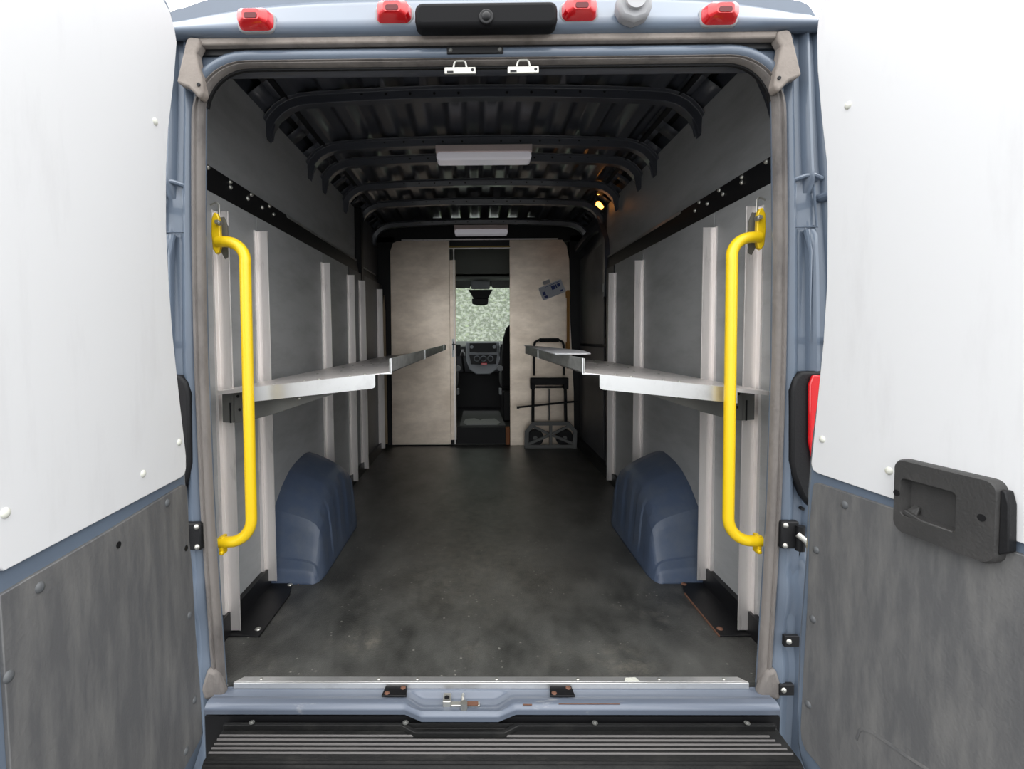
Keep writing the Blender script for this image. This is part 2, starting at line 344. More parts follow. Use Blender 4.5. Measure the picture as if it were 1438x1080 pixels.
for i, y in enumerate(ribs_y):
    dz = -.045 if i == 5 else 0
    pth = [(-x, y, z+dz) for x, z in half]+[(x, y, z+dz) for x, z in reversed(half[:-1])]
    b = MB().sweep(pth, [(-.022, 0), (.022, 0), (.030, -.034), (.052, -.036), (.052, -.040), (-.052, -.040), (-.052, -.036), (-.030, -.034)], (0, 1, 0))
    # sheared tips
    for s_ in (-1, 1): b.prism([(s_*.945, y-.022, 1.94+dz), (s_*.905, y-.022, 1.955+dz), (s_*.918, y-.022, 1.90+dz), (s_*.926, y-.022, 1.868+dz), (s_*.945, y-.022, 1.885+dz)], (0, .006, 0))
    b.build('roof_rib', 'paint_in', ce, bevel=.004)
    hb = MB()
    for k in range(-6, 7):
        if k: hb.cyl((k*.105, y-.0285, 2.072+dz-.00), (k*.105, y-.021, 2.072+dz), .006, 8)
    hb.pieces('rib_hole', 'black', ce)
# rear closing frame around the opening
inn = opening(0, ztop=1.777); out = outer_loop(); n = len(inn); assert n == len(out)
vb = thing('van_body', 'blue-grey rear end of the van framing the open cargo hold', 'van', (0, 0, -.6))
b = MB()
vs = [(x, 0, z) for x, z in inn]+[(x, 0, z) for x, z in out]+[(x, .006, z) for x, z in inn]+[(x, .006, z) for x, z in out]
fs = []
for i in range(n-1):
    fs += [(i, i+1, n+i+1, n+i), (2*n+i, 3*n+i, 3*n+i+1, 2*n+i+1), (i, 2*n+i, 2*n+i+1, i+1), (n+i, n+i+1, 3*n+i+1, 3*n+i)]
b.add(vs, fs).build('door_frame', 'paint', vb, ang=30)
# inner lip of opening (dark, goes into van)
MB().grid(lambda u, v: ((-.86+1.72*u)*(1+.07*v), [.012, .05, .10, .44][round(v*3)], [1.782, 1.775, 1.80, 2.03+.09*(1-abs(2*u-1)**2.6)][round(v*3)]), 24, 3).build('header_beam', 'paint_in', vb, solid=.003)
# weather seal, thick at the sides and flattened along the top
la = opening(0, zb=-.012, ztop=1.775); lb = opening(.036, zb=-.012, ztop=1.756)
m = len(la); b = MB(); K = [(0, .002), (.08, -.012), (.3, -.019), (.55, -.016), (.62, -.022), (.9, -.016), (1, .0)]
vs = [(A[0]+(B[0]-A[0])*f, y, A[1]+(B[1]-A[1])*f) for f, y in K for A, B in zip(la, lb)]
b.add(vs, [(q*m+i, q*m+i+1, (q+1)*m+i+1, (q+1)*m+i) for q in range(len(K)-1) for i in range(m-1)]).build('weather_seal', 'rubber', vb, ang=60)
b = MB().sweep([(x, .004, z) for x, z in opening(.001, zb=-.012, ztop=1.775) if z > 1.66], [(-.004, -.006), (-.004, .003), (.006, .003), (.006, -.006)], (0, 1, 0)); b.build('seal_bead', 'plastic', vb)
for s_ in (-1, 1):
    MB().prism([(s_*.768, -.03, -.02), (s_*.83, -.03, -.035), (s_*.84, -.03, .0), (s_*.82, -.03, .06), (s_*.79, -.03, .05)], (0, .03, 0)).build('seal_foot', 'rubber', vb, bevel=.01)
# blue pressed ring round the top corners between the two seals
b = MB().sweep([(x, -.008, z) for x, z in opening(.052, ztop=1.752) if z > 1.70], [(.0, -.018), (-.012, -.008), (-.014, .004), (-.006, .014), (.012, .018), (.012, -.018)], (0, 1, 0)); b.build('pressed_ring', 'paint', vb, ang=60)
# corner pillars : lofted pressed profile
prof = [(.0, .0), (.012, -.012), (.020, -.016), (.030, -.012), (.036, -.002), (.048, .004), (.062, .0), (.070, -.018), (.078, -.024), (.088, -.022), (.096, -.004), (.104, .006), (.122, .004), (.130, -.014), (.140, -.02), (.150, -.012), (.156, .02)]
def lane(z): return W_in(min(max(z, -.05), 1.66))+.034
def outx(z): return lerp([(-.3, .965), (-.05, .985), (.5, 1.0), (.9, 1.0), (1.2, .985), (1.5, .952), (1.75, .932), (1.88, .918)], z)
for s_ in (-1, 1):
    zs = [-.28+2.14*k/72 for k in range(73)]
    def pil(u, v):
        z = zs[round(u*72)]; a, yy = prof[round(v*16)]
        x0 = lane(z); wd = outx(z)-x0; x = x0+a/.156*wd
        # embossed pocket at shoulder height and tail light shelf
        e = max(0, min(1, min((z-1.31)/.012, (1.435-z)/.012)))
        if .03 < a < .1: yy = yy*(1-e)+(-.002)*e
        h = max(0, min(1, min((z-.36)/.02, (.46-z)/.02)))
        if .03 < a < .1: yy = yy*(1-h)+.0*h
        q = max(0, min(1, min((z-.20)/.03, (.33-z)/.03)))
        if .0 < a < .07: yy -= .010*q
        q2 = max(0, min(1, (.10-z)/.04))
        if a < .08: yy -= .012*q2
        return (s_*x, yy, z)
    MB().grid(pil, 72, 16).build('corner_pillar', 'paint', vb, ang=38)
    # pocket frame line
    X = lane(1.33)
    MB().tube([(s_*(X+.022), -.010, 1.438), (s_*(X+.018), -.012, 1.318), (s_*(X+.082), -.012, 1.318), (s_*(X+.072), -.010, 1.438)], .0035, 8).build('pocket_edge', 'paint', vb)
    MB().tube([(s_*(X+.02), -.008, 1.450), (s_*(X+.045), -.016, 1.458), (s_*(X+.07), -.016, 1.460), (s_*(X+.095), -.010, 1.452)], .006, 8).build('pocket_brow', 'paint', vb)
    MB().tube([(s_*(X+.056), -.008, 1.31), (s_*(X+.060), -.020, 1.25), (s_*(X+.062), -.022, 1.0)], [.009, .005, .001], 8).build('pocket_rib', 'paint', vb)
    # outer return of the pillar to the side skin
    MB().grid(lambda u, v: (s_*(outx(-.28+2.14*u)+.001), .02+.14*v-.0, -.28+2.14*u), 30, 2).build('side_return', 'paint', vb, solid=.003)
    # cable holes
    MB().cyl((s_*(lane(.56)+.062), -.012, .56), (s_*(lane(.56)+.062), .0, .56), .005, 8).cyl((s_*(lane(.52)+.062), -.012, .52), (s_*(lane(.52)+.062), .0, .52), .005, 8).pieces('hole', 'black', vb)
    # tail light
    tl = MB().prism([(s_*x, -.028, z) for x, z in ((.885, .56), (.860, .62), (.852, .66), (.850, .86), (.858, .895), (.875, .914), (.99, .92), (.99, .50), (.93, .50))], (0, .03, 0)).build('tail_light_housing', 'plastic', vb, bevel=.008)
    MB().prism([(s_*x, -.04, z) for x, z in ((.905, .66), (.893, .72), (.891, .88), (.900, .905), (.985, .905), (.985, .60), (.93, .60))], (0, .012, 0)).build('tail_light_lens', 'red', vb, bevel=.004)
# roof cap above the doors and roof outer skin
def ztop(x):
    a = abs(x)
    if a < .84: return 1.945+.085*(1-(a/.84)**4)
    return lerp([(.84, 1.945), (.88, 1.938), (.905, 1.912), (.92, 1.885), (.93, 1.868)], a)
def cap(u, v):
    x = -.928+1.856*u; zt = ztop(x)
    tab = [(0, (-.020, -.04)), (.1, (-.046, .0)), (.2, (-.052, .10)), (.5, (-.018, .50)), (.8, (.045, .88)), (1, (.12, 1.06))]
    for (a, A), (c, B) in zip(tab, tab[1:]):
        if v <= c+1e-9:
            k = (v-a)/(c-a); y = A[0]+(B[0]-A[0])*k; f = A[1]+(B[1]-A[1])*k; break
    return (x, y, 1.847+(zt-1.847)*f)
MB().grid(cap, 80, 24).build('roof_cap', 'paint', vb, ang=60, solid=.004)
def roof(u, v):
    w = 2*u-1; a = (w*.928, .12, 1.847+(ztop(w*.928)-1.847)*1.06); b_ = (w*.985, .46, 2.06+.10*(1-abs(w)**4))
    if v < .5: k = v/.5; return tuple(p+(q-p)*k for p, q in zip(a, b_))
    return (b_[0], .46+2.94*(v-.5)/.5, b_[2])
MB().grid(roof, 60, 4).build('roof_skin', 'paint', vb, solid=.004)
# drip shadow gap and upper tan seal with corner flaps
MB().box((-.84, -.030, 1.8445), (.84, .0, 1.850)).build('drip_edge', 'black', vb)
MB().sweep([(x, -.014, z) for x, z in ((-.825, 1.815), (-.815, 1.831), (-.78, 1.833), (0, 1.8345), (.78, 1.833), (.815, 1.831), (.825, 1.815))], [(-.018, -.010), (.012, -.010), (.012, .009), (-.018, .009)], (0, 1, 0)).build('upper_seal', 'tan', vb, bevel=.004)
MB().box((-.80, -.010, 1.808), (.80, .002, 1.835)).build('gutter', 'black', vb)
for s_ in (-1, 1):
    pts = [(.812, 1.842), (.822, 1.835), (.838, 1.775), (.852, 1.721), (.835, 1.712), (.820, 1.707), (.790, 1.676), (.779, 1.690), (.782, 1.73), (.790, 1.76), (.796, 1.80), (.785, 1.818), (.785, 1.838)]
    MB().prism([(s_*x, -.040, z) for x, z in pts], (0, .034, 0)).build('corner_flap', 'tan', vb, bevel=.009, seg=3)
    MB().cyl((s_*.790, -.043, 1.712), (s_*.790, -.03, 1.712), .005, 10).build('flap_hole', 'black', vb)
MB().box((-.11, -.026, 1.796), (.045, -.018, 1.814)).build('latch_plate', 'black', vb, bevel=.002)
MB().dome((-.10, -.026, 1.805), (0, -1, 0), .006, .004).dome((.035, -.026, 1.805), (0, -1, 0), .006, .004).pieces('plate_screw', 'bracket', vb)

# sill
def nose(x):  # front edge of the sill: bulges round the lock pocket
    return -.082-.026*max(0, min(1, (x+.24)/.05))*max(0, min(1, (.07-x)/.05))
def sillf(u, v):
    x = -.80+1.60*u; yn = nose(x); inpk = max(0, min(1, (x+.235)/.04))*max(0, min(1, (.055-x)/.04))
    y = .0+(yn)*min(1, v/.86); z = -.014
    t = min(1, v/.86)
    if t > .45: z += .006*math.sin(min(1, (t-.45)/.25)*PI/2)*(1)
    z -= inpk*.016*max(0, min(1, (t-.1)/.12))*max(0, min(1, (.90-t)/.12))
    if t > .8: z -= .010*((t-.8)/.2)**2
    if v > .86: z = -.018-.016*(v-.86)/.14; y = yn+.002*(v-.86)/.14
    if v == 0: z = -.012
    return (x, y, z)
MB().grid(sillf, 160, 40).build('sill', 'sill_paint', vb, ang=60)
MB().box((-.80, -.080, -.25), (.80, .0, -.040)).build('rear_crossmember', 'black', vb)
for x0 in (-.275, .205):
    p = MB().prism([(x0-.036, -.046, -.009), (x0+.036, -.046, -.009), (x0+.032, -.008, -.007), (x0-.030, -.008, -.007)], (0, 0, .005)).build('threshold_plate', 'black', vb, bevel=.001)
    MB().dome((x0-.022, -.036, -.004), (0, 0, 1), .008, .003).dome((x0+.022, -.016, -.003), (0, 0, 1), .008, .003).pieces('screw', 'rust', p)
lk = MB().box((-.135, -.062, -.030), (-.112, -.026, -.010)).box((-.112, -.060, -.028), (-.03, -.044, -.022)).build('lock_striker', 'zinc', vb, bevel=.002)
MB().cyl((-.075, -.070, -.026), (-.075, -.070, -.006), .010, 14).tube([(-.078, -.076, -.020), (-.078, -.05, -.006), (-.078, -.03, -.012)], .004, 8).build('striker_pin', 'zinc', lk)
MB().cyl((-.124, -.046, -.0102), (-.124, -.046, -.0085), .007, 12).build('striker_hole', 'black', lk)
MB().box((-.070, -.062, -.0225), (-.035, -.046, -.0205)).build('rust_patch', 'rust', lk)
# paint scrapes
MB().box((.19, -.074, -.0085), (.36, -.0725, -.0072)).box((.09, -.078, -.0085), (.115, -.075, -.0065)).pieces('paint_scrape', 'rust', vb)
# threshold strip
st = thing('threshold_strip', 'bright aluminium strip along the rear edge of the cargo floor', 'threshold strip', (0, 0, 0))
b = MB().prism([(-.755, -.003, -.012), (-.755, -.006, .002), (-.735, .024, .002), (-.735, .024, .0), (-.755, .0, .0), (-.755, .0, -.012)], (1.49, 0, 0)); 
b = MB().box((-.755, -.006, -.013), (.755, .0, .004)).prism([(-.755, 0, .0005), (.755, 0, .0005), (.735, .022, .0005), (-.735, .022, .0005)], (0, 0, .0035)); b.build('strip', 'alu_bright', st, bevel=.001)
sb = MB()
for x in (-.68, -.33, -.215, .02, .26, .5, .69): sb.dome((x, .012, .004), (0, 0, 1), .005, .002)
sb.pieces('screw', 'zinc', st)
MB().prism([(.395, .002, .0042), (.44, .002, .0042), (.432, .018, .0042), (.402, .016, .0042)], (0, 0, .0008)).build('tape_scrap', MT['cream'], st)

# bumper with ribbed step
bp = thing('rear_bumper', 'black plastic rear bumper step with raised anti-slip ribs', 'bumper', (0, -.1, -.45))
MB().prism([(-.738, y, z) for y, z in ((-.094, -.045), (-.098, -.060), (-.198, -.062), (-.212, -.070), (-.224, -.12), (-.24, -.30), (-.23, -.42), (-.094, -.42))], (1.52, 0, 0)).build('bumper_shell', 'bumper', bp, bevel=.006)
MB().prism([(-.738, -.092, -.046), (-.24, -.092, -.046), (-.20, -.119, -.046), (.03, -.119, -.046), (.07, -.092, -.046), (.775, -.092, -.046), (.775, -.104, -.046), (.075, -.104, -.046), (.035, -.129, -.046), (-.205, -.129, -.046), (-.245, -.104, -.046), (-.738, -.104, -.046)], (0, 0, -.015)).build('upper_lip', 'bumper', bp, bevel=.002)
for k, y in enumerate((-.123, -.137, -.151, -.165, -.179)):
    e = .740+.007*k
    MB().prism([(-.736, y-.0018, -.0605), (-.736, y-.001, -.0570), (-.736, y+.001, -.0570), (-.736, y+.0018, -.0605)], (.742+e, 0, 0)).build('step_rib', 'ridge', bp)
MB().tube([(-.736, -.203, -.0635), (.772, -.203, -.0635)], .004, 8).build('step_lip', 'bumper', bp)
for x in (-.66, -.235, .285, .70):
    MB().cyl((x, -.098, -.043), (x, -.098, -.0415), .008, 14).dome((x, -.098, -.0415), (0, 0, 1), .005, .003).build('fixing_screw', 'bracket', bp)

# ---------------------------------------------------------------- roof-edge fittings
def clearance(x, label):
    t = thing('clearance_light', label, 'marker light', (x, -.045, 1.90), 'red roof marker lights above the rear doors')
    z = 1.871 if abs(x) > .5 else 1.886
    MB().prism([(x+a, -.054, z+c) for a, c in rrect(.104, .054, .018)], (0, .05, 0)).build('gasket', 'hub', t, bevel=.004)
    b = MB()
    o1 = rrect(.096, .050, .016); o2 = rrect(.082, .040, .014, cy=.0); o3 = rrect(.046, .026, .008, cy=-.002)
    vs = [(x+a, -.050, z+c) for a, c in o1]+[(x+a, -.078, z+c) for a, c in o2]+[(x+a, -.090, z+c) for a, c in o3]; m = len(o1)
    fs = [(r*m+i, r*m+(i+1) % m, (r+1)*m+(i+1) % m, (r+1)*m+i) for r in (0, 1) for i in range(m)]+[tuple(range(2*m, 3*m))]
    b.add(vs, fs).build('red_lens', 'red', t, ang=25)
    MB().prism([(x+a, -.0905, z+c) for a, c in rrect(.034, .014, .005, cy=-.006)], (0, -.001, 0)).build('lens_optic', mat('dark_red_optic', (.12, .0, .004, 1), .3), t)
clearance(-.622, 'red marker light at the far left of the roof edge'); clearance(-.25, 'red marker light just left of the black camera housing')
clearance(.247, 'red marker light just right of the black camera housing'); clearance(.620, 'red marker light at the far right of the roof edge')
ch = thing('camera_housing', 'long black housing with a reversing camera at the middle of the roof edge', 'camera', (0, -.05, 1.90))
MB().prism([(-.003+a, -.09, 1.862+c) for a, c in rrect(.375, .064, .020)], (0, .05, 0)).build('housing', 'housing', ch, bevel=.012, seg=3)
MB().cyl((-.003, -.096, 1.851), (-.003, -.085, 1.851), .019, 24).build('lens_ring', 'black', ch, bevel=.002)
MB().dome((-.003, -.096, 1.851), (0, -1, 0), .012, .006).build('lens', 'black', ch)
an = thing('antenna_base', 'grey dome-shaped fitting on the roof edge right of the centre', 'roof fitting', (.42, -.05, 1.93))
MB().prism([(.387+a, -.085, 1.882+c) for a, c in ((-.045, .03), (-.047, .0), (-.035, -.028), (0, -.040), (.035, -.028), (.047, .0), (.045, .03))], (0, .04, 0)).build('base', 'hub', an, bevel=.01)
MB().cyl((.387, -.095, 1.895), (.387, -.03, 1.895), .026, 20).build('cap', 'boardw', an)
# zinc latch catches hanging below header
for x, lab in ((-.074, 'left zinc door catch hanging under the top of the opening'), (.099, 'right zinc door catch hanging under the top of the opening')):
    t = thing('door_catch', lab, 'door catch', (x, -.03, 1.75), 'zinc catches at the top of the opening')
    MB().box((x-.043, -.032, 1.738), (x+.043, -.025, 1.757)).build('plate', 'zinc', t, bevel=.002)
    MB().tube([(x-.018, -.030, 1.755), (x-.015, -.032, 1.767), (x-.010, -.032, 1.772), (x+.010, -.032, 1.772), (x+.015, -.032, 1.767), (x+.018, -.030, 1.755)], .003, 8).build('loop', 'zinc', t)
    MB().cyl((x+.034, -.0325, 1.748), (x+.034, -.031, 1.748), .0045, 12).box((x-.036, -.0325, 1.7405), (x-.018, -.031, 1.746)).pieces('hole', 'black', t)

# hinges on pillars
def hinge(s_, label):
    x = lane(.42)+.008; t = vb
    h = MB().box((s_*(x-.014), -.032, .412), (s_*(x+.036), -.010, .490)).build('door_hinge', 'plastic', t, bevel=.004); h['label'] = label
    MB().cyl((s_*(x+.036), -.036, .41), (s_*(x+.036), -.036, .48), .012, 14).build('hinge_knuckle', 'black', h)
    MB().dome((s_*(x-.003), -.032, .480), (0, -1, 0), .008, .006).dome((s_*(x-.003), -.032, .422), (0, -1, 0), .008, .006).pieces('bolt', 'zinc', h)
    if s_ > 0: MB().tube([(x+.022, -.045, .46), (x+.038, -.06, .445), (x+.046, -.07, .42), (x+.048, -.075, .40)], .008, 12).build('check_arm', 'zinc', h)
hinge(-1, 'black hinge on the left pillar beside the charcoal door panel'); hinge(1, 'black hinge with a silver check arm on the right pillar')
for z, lab in ((.145, 'upper small black bracket with a bolt low on the right pillar'), (.003, 'lower small black bracket with a bolt at the foot of the right pillar')):
    t = thing('buffer_bracket', lab, 'bracket', (.85, -.02, z-.01), 'small black brackets on the right pillar')
    x = .850 if z > .1 else .838
    MB().box((x-.012, -.034, z-.016), (x+.03, -.02, z+.016)).build('bracket', 'plastic', t, bevel=.002)
    MB().dome((x, -.034, z), (0, -1, 0), .008, .005).pieces('bolt', 'zinc', t)

# ---------------------------------------------------------------- rear doors
def door(side):
    if side == 'left': P = Vector((-.7728, -.1967, 0)); ang = math.radians(-88); sg = 1; lab = 'open left rear door with a white upper panel over a charcoal lower panel'
    else: P = Vector((.8022, -.1967, 0)); ang = math.radians(-80); sg = -1; lab = 'open right rear door with a black recessed pull handle on white and charcoal panels'
    d = Vector((math.cos(ang), math.sin(ang), 0)); nn = Vector((-d.y, d.x, 0))*sg   # nn points to the inner face
    at = lambda u, z, o=0: P+d*u+nn*o+Vector((0, 0, z))
    t = thing('rear_door', lab, 'van door', tuple(at(0, -.12)))
    if side == 'left':
        edge = [(-0.027, -0.1053), (-0.063, -0.07826), (-0.0756, -0.05126), (-0.072, 0.00814), (-0.0486, 0.1233), (-0.0405, 0.3015), (-0.0324, 0.4185), (-0.0288, 0.6066), (-0.0216, 0.7191), (-0.0027, 0.8676), (0.0225, 1.027), (0.0315, 1.148), (0.0387, 1.282), (0.0315, 1.418), (0.0117, 1.526), (-0.0198, 1.66), (-0.0342, 1.754), (-0.0252, 1.817), (-0.0045, 1.839)]
        wh = [(0.0099, 0.6732), (-0.0036, 0.6777), (-0.0099, 0.6894), (-0.0117, 0.7218), (0.0099, 0.8685), (0.0315, 1.027), (0.0405, 1.147), (0.045, 1.28), (0.0378, 1.416), (0.0234, 1.521), (-0.0072, 1.653), (-0.0243, 1.749), (-0.0162, 1.778), (0.0027, 1.808), (0.036, 1.821)]
        dk = [(0.504, 0.6336), (0.27, 0.6399), (0.0054, 0.6525), (-0.009, 0.6462), (-0.0135, 0.63), (-0.0162, 0.5004), (-0.0261, 0.4221), (-0.0333, 0.2475), (-0.045, 0.1251), (-0.0504, 0.02434), (-0.0486, -0.03326), (-0.0405, -0.04406), (0.0333, -0.05486), (0.4905, -0.05486)]
        rw = [(0.0765, 1.514), (0.1602, 0.7236), (0.4896, 0.7542), (0.018, 0.7623)]; rd = [(0.4338, 0.6102), (0.4959, 0.5031), (0.0738, 0.63), (-0.0063, 0.3132), (-0.018, 0.08194), (0.027, -0.01616)]; hl = [(0.2448, 0.6012), (0.0009, 0.4896)]
    else:
        edge = [(-0.0225, -0.1053), (-0.036, -0.07826), (-0.045, -0.04406), (-0.0486, 0.02794), (-0.0459, 0.2205), (-0.0396, 0.3195), (-0.0315, 0.4536), (-0.0288, 0.6201), (-0.0207, 0.7497), (-0.0063, 0.8586), (0.0081, 0.9999), (0.0162, 1.103), (0.0225, 1.221), (0.0225, 1.305), (0.0162, 1.408), (0.0036, 1.496), (-0.0117, 1.571), (-0.027, 1.662), (-0.0288, 1.767), (-0.0261, 1.798), (-0.0099, 1.822), (0.009, 1.839)]
        wh = [(0.0108, 0.6777), (-0.0027, 0.6831), (-0.0072, 0.6984), (-0.0018, 0.7533), (0.0081, 0.8604), (0.0207, 0.9999), (0.027, 1.136), (0.0243, 1.305), (0.0198, 1.423), (0.0036, 1.53), (-0.0117, 1.655), (-0.0162, 1.742), (-0.0117, 1.789), (0.0036, 1.813), (0.036, 1.823)]
        dk = [(0.504, 0.648), (0.2142, 0.6543), (0.0126, 0.6543), (0.0018, 0.6489), (-0.0009, 0.639), (-0.0081, 0.5544), (-0.0108, 0.3267), (-0.018, 0.1638), (-0.0234, 0.00274), (-0.0198, -0.02246), (-0.0081, -0.03866), (0.0405, -0.04766), (0.4905, -0.04946)]
        rw = [(0.0729, 1.535), (0.0243, 0.7641), (0.1881, 0.7308)]; rd = [(0.0873, 0.6246), (0.0126, 0.4869), (0.0072, 0.3096), (-0.0009, 0.08554)]; hl = []
    shell = edge+[(0.54, 1.839), (0.558, 1.812), (0.567, 1.182), (0.5625, 0.5517), (0.54, -0.06026), (0.504, -0.1143)]
    if side == 'left': shell = edge+[(0.504, 1.839), (0.531, 1.812), (0.54, 1.182), (0.54, 0.5517), (0.5175, -0.06026), (0.486, -0.1143)]
    MB().prism([at(u, z, -.003) for u, z in shell], nn*-.055).build('door_shell', 'paint', t, bevel=.012, seg=3)
    # raised cross member between the panels
    we = .504 if side == 'left' else .5175
    MB().prism([at(u, z, .004) for u, z in wh+[(we-.036, 1.8207), (we, 1.7757), (we, .6777), (we-.009, .6669)]], nn*-.008).build('upper_panel', 'white', t, bevel=.0015)
    dp = MB().prism([at(u, z, .004) for u, z in dk], nn*-.008).build('lower_panel', 'dark', t, bevel=.0015)
    for u, z in rw: MB().dome(at(u, z, .004), nn, .0085, .005).build('rivet', 'cream', t)
    for u, z in rd: MB().dome(at(u, z, .004), nn, .0095, .005).build('rivet', 'grey_rivet', dp)
    for u, z in hl: MB().cyl(at(u, z, .0035), at(u, z, .0052), .007, 12).build('empty_hole', 'black', dp)
    if side == 'right':
        MB().sweep([at(u, z, .0035) for u, z in ((0.1305, 0.1017), (0.1368, 0.1269), (0.144, 0.1377), (0.1629, 0.1467), (0.2025, 0.153), (0.2295, 0.1548), (0.2799, 0.1638), (0.378, 0.1692), (0.504, 0.1755))], [(-.001, -.003), (.0022, -.003), (.0012, .003), (-.001, .003)], nn).build('pressed_edge', 'dark', dp)
        # pull handle: bezel with pocket
        h = thing_part = MB()
        def rr(u0, u1, z0, z1, r, n=5):
            return rrect(u1-u0, z1-z0, r, n, (u0+u1)/2, (z0+z1)/2)
        o_ = rr(.216, .3924, .6219, .7668, .018); i_ = rr(.2313, .3312, .6543, .7299, .009)
        o_ = [(u, z-(.0 if z > .66 else (.011*math.sin(max(0, min(1, (u-.216)/.171))*PI)))) for u, z in o_]
        m = len(o_); F = .027
        vs = [at(u, z, .004) for u, z in o_]+[at(u, z, F-.006) for u, z in o_]+[at(u+(.304-u)*.03, z+(.692-z)*.03, F) for u, z in o_]+[at(u, z, F) for u, z in i_]+[at(u+(.281-u)*.10, z+(.692-z)*.10, .0065) for u, z in i_]
        fs = [(r*m+k, r*m+(k+1) % m, (r+1)*m+(k+1) % m, (r+1)*m+k) for r in range(4) for k in range(m)]+[tuple(range(4*m, 5*m))]
        ho = MB().add(vs, fs).build('pull_handle', 'bezel', t, ang=28)
        MB().prism([at(0.2358, 0.6615, F-.012), at(0.2565, 0.6579, F-.012), (at(0.2565, 0.6759, F-.020)), at(0.243, 0.6777, F-.024)], nn*.004).build('finger_ledge', 'bezel', ho)
        MB().prism([at(u, z, F-.002) for u, z in ((0.2322, 0.6579), (0.27, 0.6471), (0.3276, 0.6471), (0.324, 0.6561), (0.27, 0.657), (0.2376, 0.6669))], nn*-.02).build('grip_edge', 'bezel', ho, bevel=.002)
        for u, z in ((0.2241, 0.6966), (0.3708, 0.6984)): MB().cyl(at(u, z, F-.004), at(u, z, F+.0006), .0065, 14).build('screw_hole', 'black', ho)
        MB().prism([at(u, z, .004) for u, z in ((0.3924, 0.6417), (0.4068, 0.6525), (0.405, 0.7317), (0.3996, 0.7533), (0.3924, 0.7533))], nn*.018).build('rear_plate', 'plastic', ho, bevel=.002)
door('left'); door('right')
for s_ in (-1, 1):
    for z in (.30, 1.0, 1.40):
        MB().tube([(s_*(outx(z)-.03), .0, z), (s_*(outx(z)-.02), -.06, z), (s_*(.90 if s_ < 0 else .93), -.13, z), (s_*(.845 if s_ < 0 else .875), -.16 if s_ < 0 else -.18, z)], .012, 10).build('hinge_arm', 'paint', vb)

# ---------------------------------------------------------------- interior fittings
# mounting rails (black bands under the upper panels)
for s_, side in ((-1, 'left'), (1, 'right')):
    t = thing('mounting_rail', 'long black steel rail with bolt heads high on the %s wall' % side, 'wall rail', (s_*.92, 1.2, 1.475))
    MB().prism([(s_*x, .03, z) for x, z in ((.948, 1.472), (.918, 1.476), (.914, 1.50), (.930, 1.60), (.948, 1.608))], (0, 2.30, 0)).build('rail', 'black', t, bevel=.003)
    MB().prism([(s_*.925, .95, 1.588), (s_*.929, .95, 1.603), (s_*.933, .95, 1.603), (s_*.929, .95, 1.588)], (0, 1.37, 0)).build('lit_edge', 'galv', t)  # pale strip paints in the light caught by the rail's top lip
    for y, z in ((.25, 1.588), (.40, 1.585), (.57, 1.588), (.745, 1.588), (.395, 1.565), (.53, 1.562), (.66, 1.56), (.776, 1.56)):
        MB().dome((s_*(.928-(1.60-z)*.15), y, z), (-s_, 0, 0), .009, .008, 10).pieces('bolt', 'zinc', t)
t = thing('mounting_rail', 'short dark rail on the left wall next to the bulkhead', 'wall rail', (-.92, 2.8, 1.475))
MB().prism([(-x, 2.46, z) for x, z in ((.948, 1.472), (.918, 1.476), (.914, 1.50), (.930, 1.575), (.948, 1.585))], (0, .60, 0)).build('rail', 'black', t, bevel=.003)
MB().prism([(-.925, 2.47, 1.565), (-.929, 2.47, 1.579), (-.933, 2.47, 1.579), (-.929, 2.47, 1.565)], (0, .55, 0)).build('lit_edge', 'galv', t)  # lit lip line of the short rail, put in as a pale strip

# aluminium uprights
def upright(s_, y, label, z0=.03, z1=1.441):
    lean = .007
    def P(a, b): return [(s_*(a), y+b)]
    pr = [(.851, 0), (.851, -.006), (.8535, -.006), (.8535, -.003), (.893, -.003), (.893, -.024), (.909, -.024), (.909, -.021), (.896, -.021), (.896, 0)]
    b = MB(); vs = [(s_*x, y+yy, z0) for x, yy in pr]+[(s_*(x+lean), y+yy, z1) for x, yy in pr]; m = len(pr)
    b.add(vs, [tuple(range(m)), tuple(range(m, 2*m))]+[(i, (i+1) % m, m+(i+1) % m, m+i) for i in range(m)])
    o = b.build('wall_upright', 'alu', bevel=.0008); tag(o, label, 'upright', 'aluminium uprights on the walls'); return o
for s_, side in ((-1, 'left'), (1, 'right')):
    upright(s_, .246, 'aluminium wall upright nearest the rear door on the %s wall' % side, z0=.012)
    upright(s_, .558, 'aluminium wall upright on the %s wall, just behind the wheel arch end nearest the door' % side)
    upright(s_, 1.403, 'aluminium wall upright on the %s wall standing at the far end of the wheel arch' % side)
    upright(s_, 1.96, 'aluminium wall upright on the %s wall, the first one past the wheel arch' % side)
upright(-1, 2.29, 'aluminium wall upright on the left wall, second past the wheel arch')
upright(-1, 2.97, 'last aluminium wall upright on the left wall beside the bulkhead')
o = MB().prism([(-.90, 3.10, .04), (-.855, 3.10, .04), (-.862, 3.10, 1.25), (-.872, 3.10, 1.40), (-.885, 3.10, 1.25)], (0, .02, 0)).build('timber_batten', 'wood', bevel=.002)
tag(o, 'thin pale timber batten in the left corner by the bulkhead', 'batten')

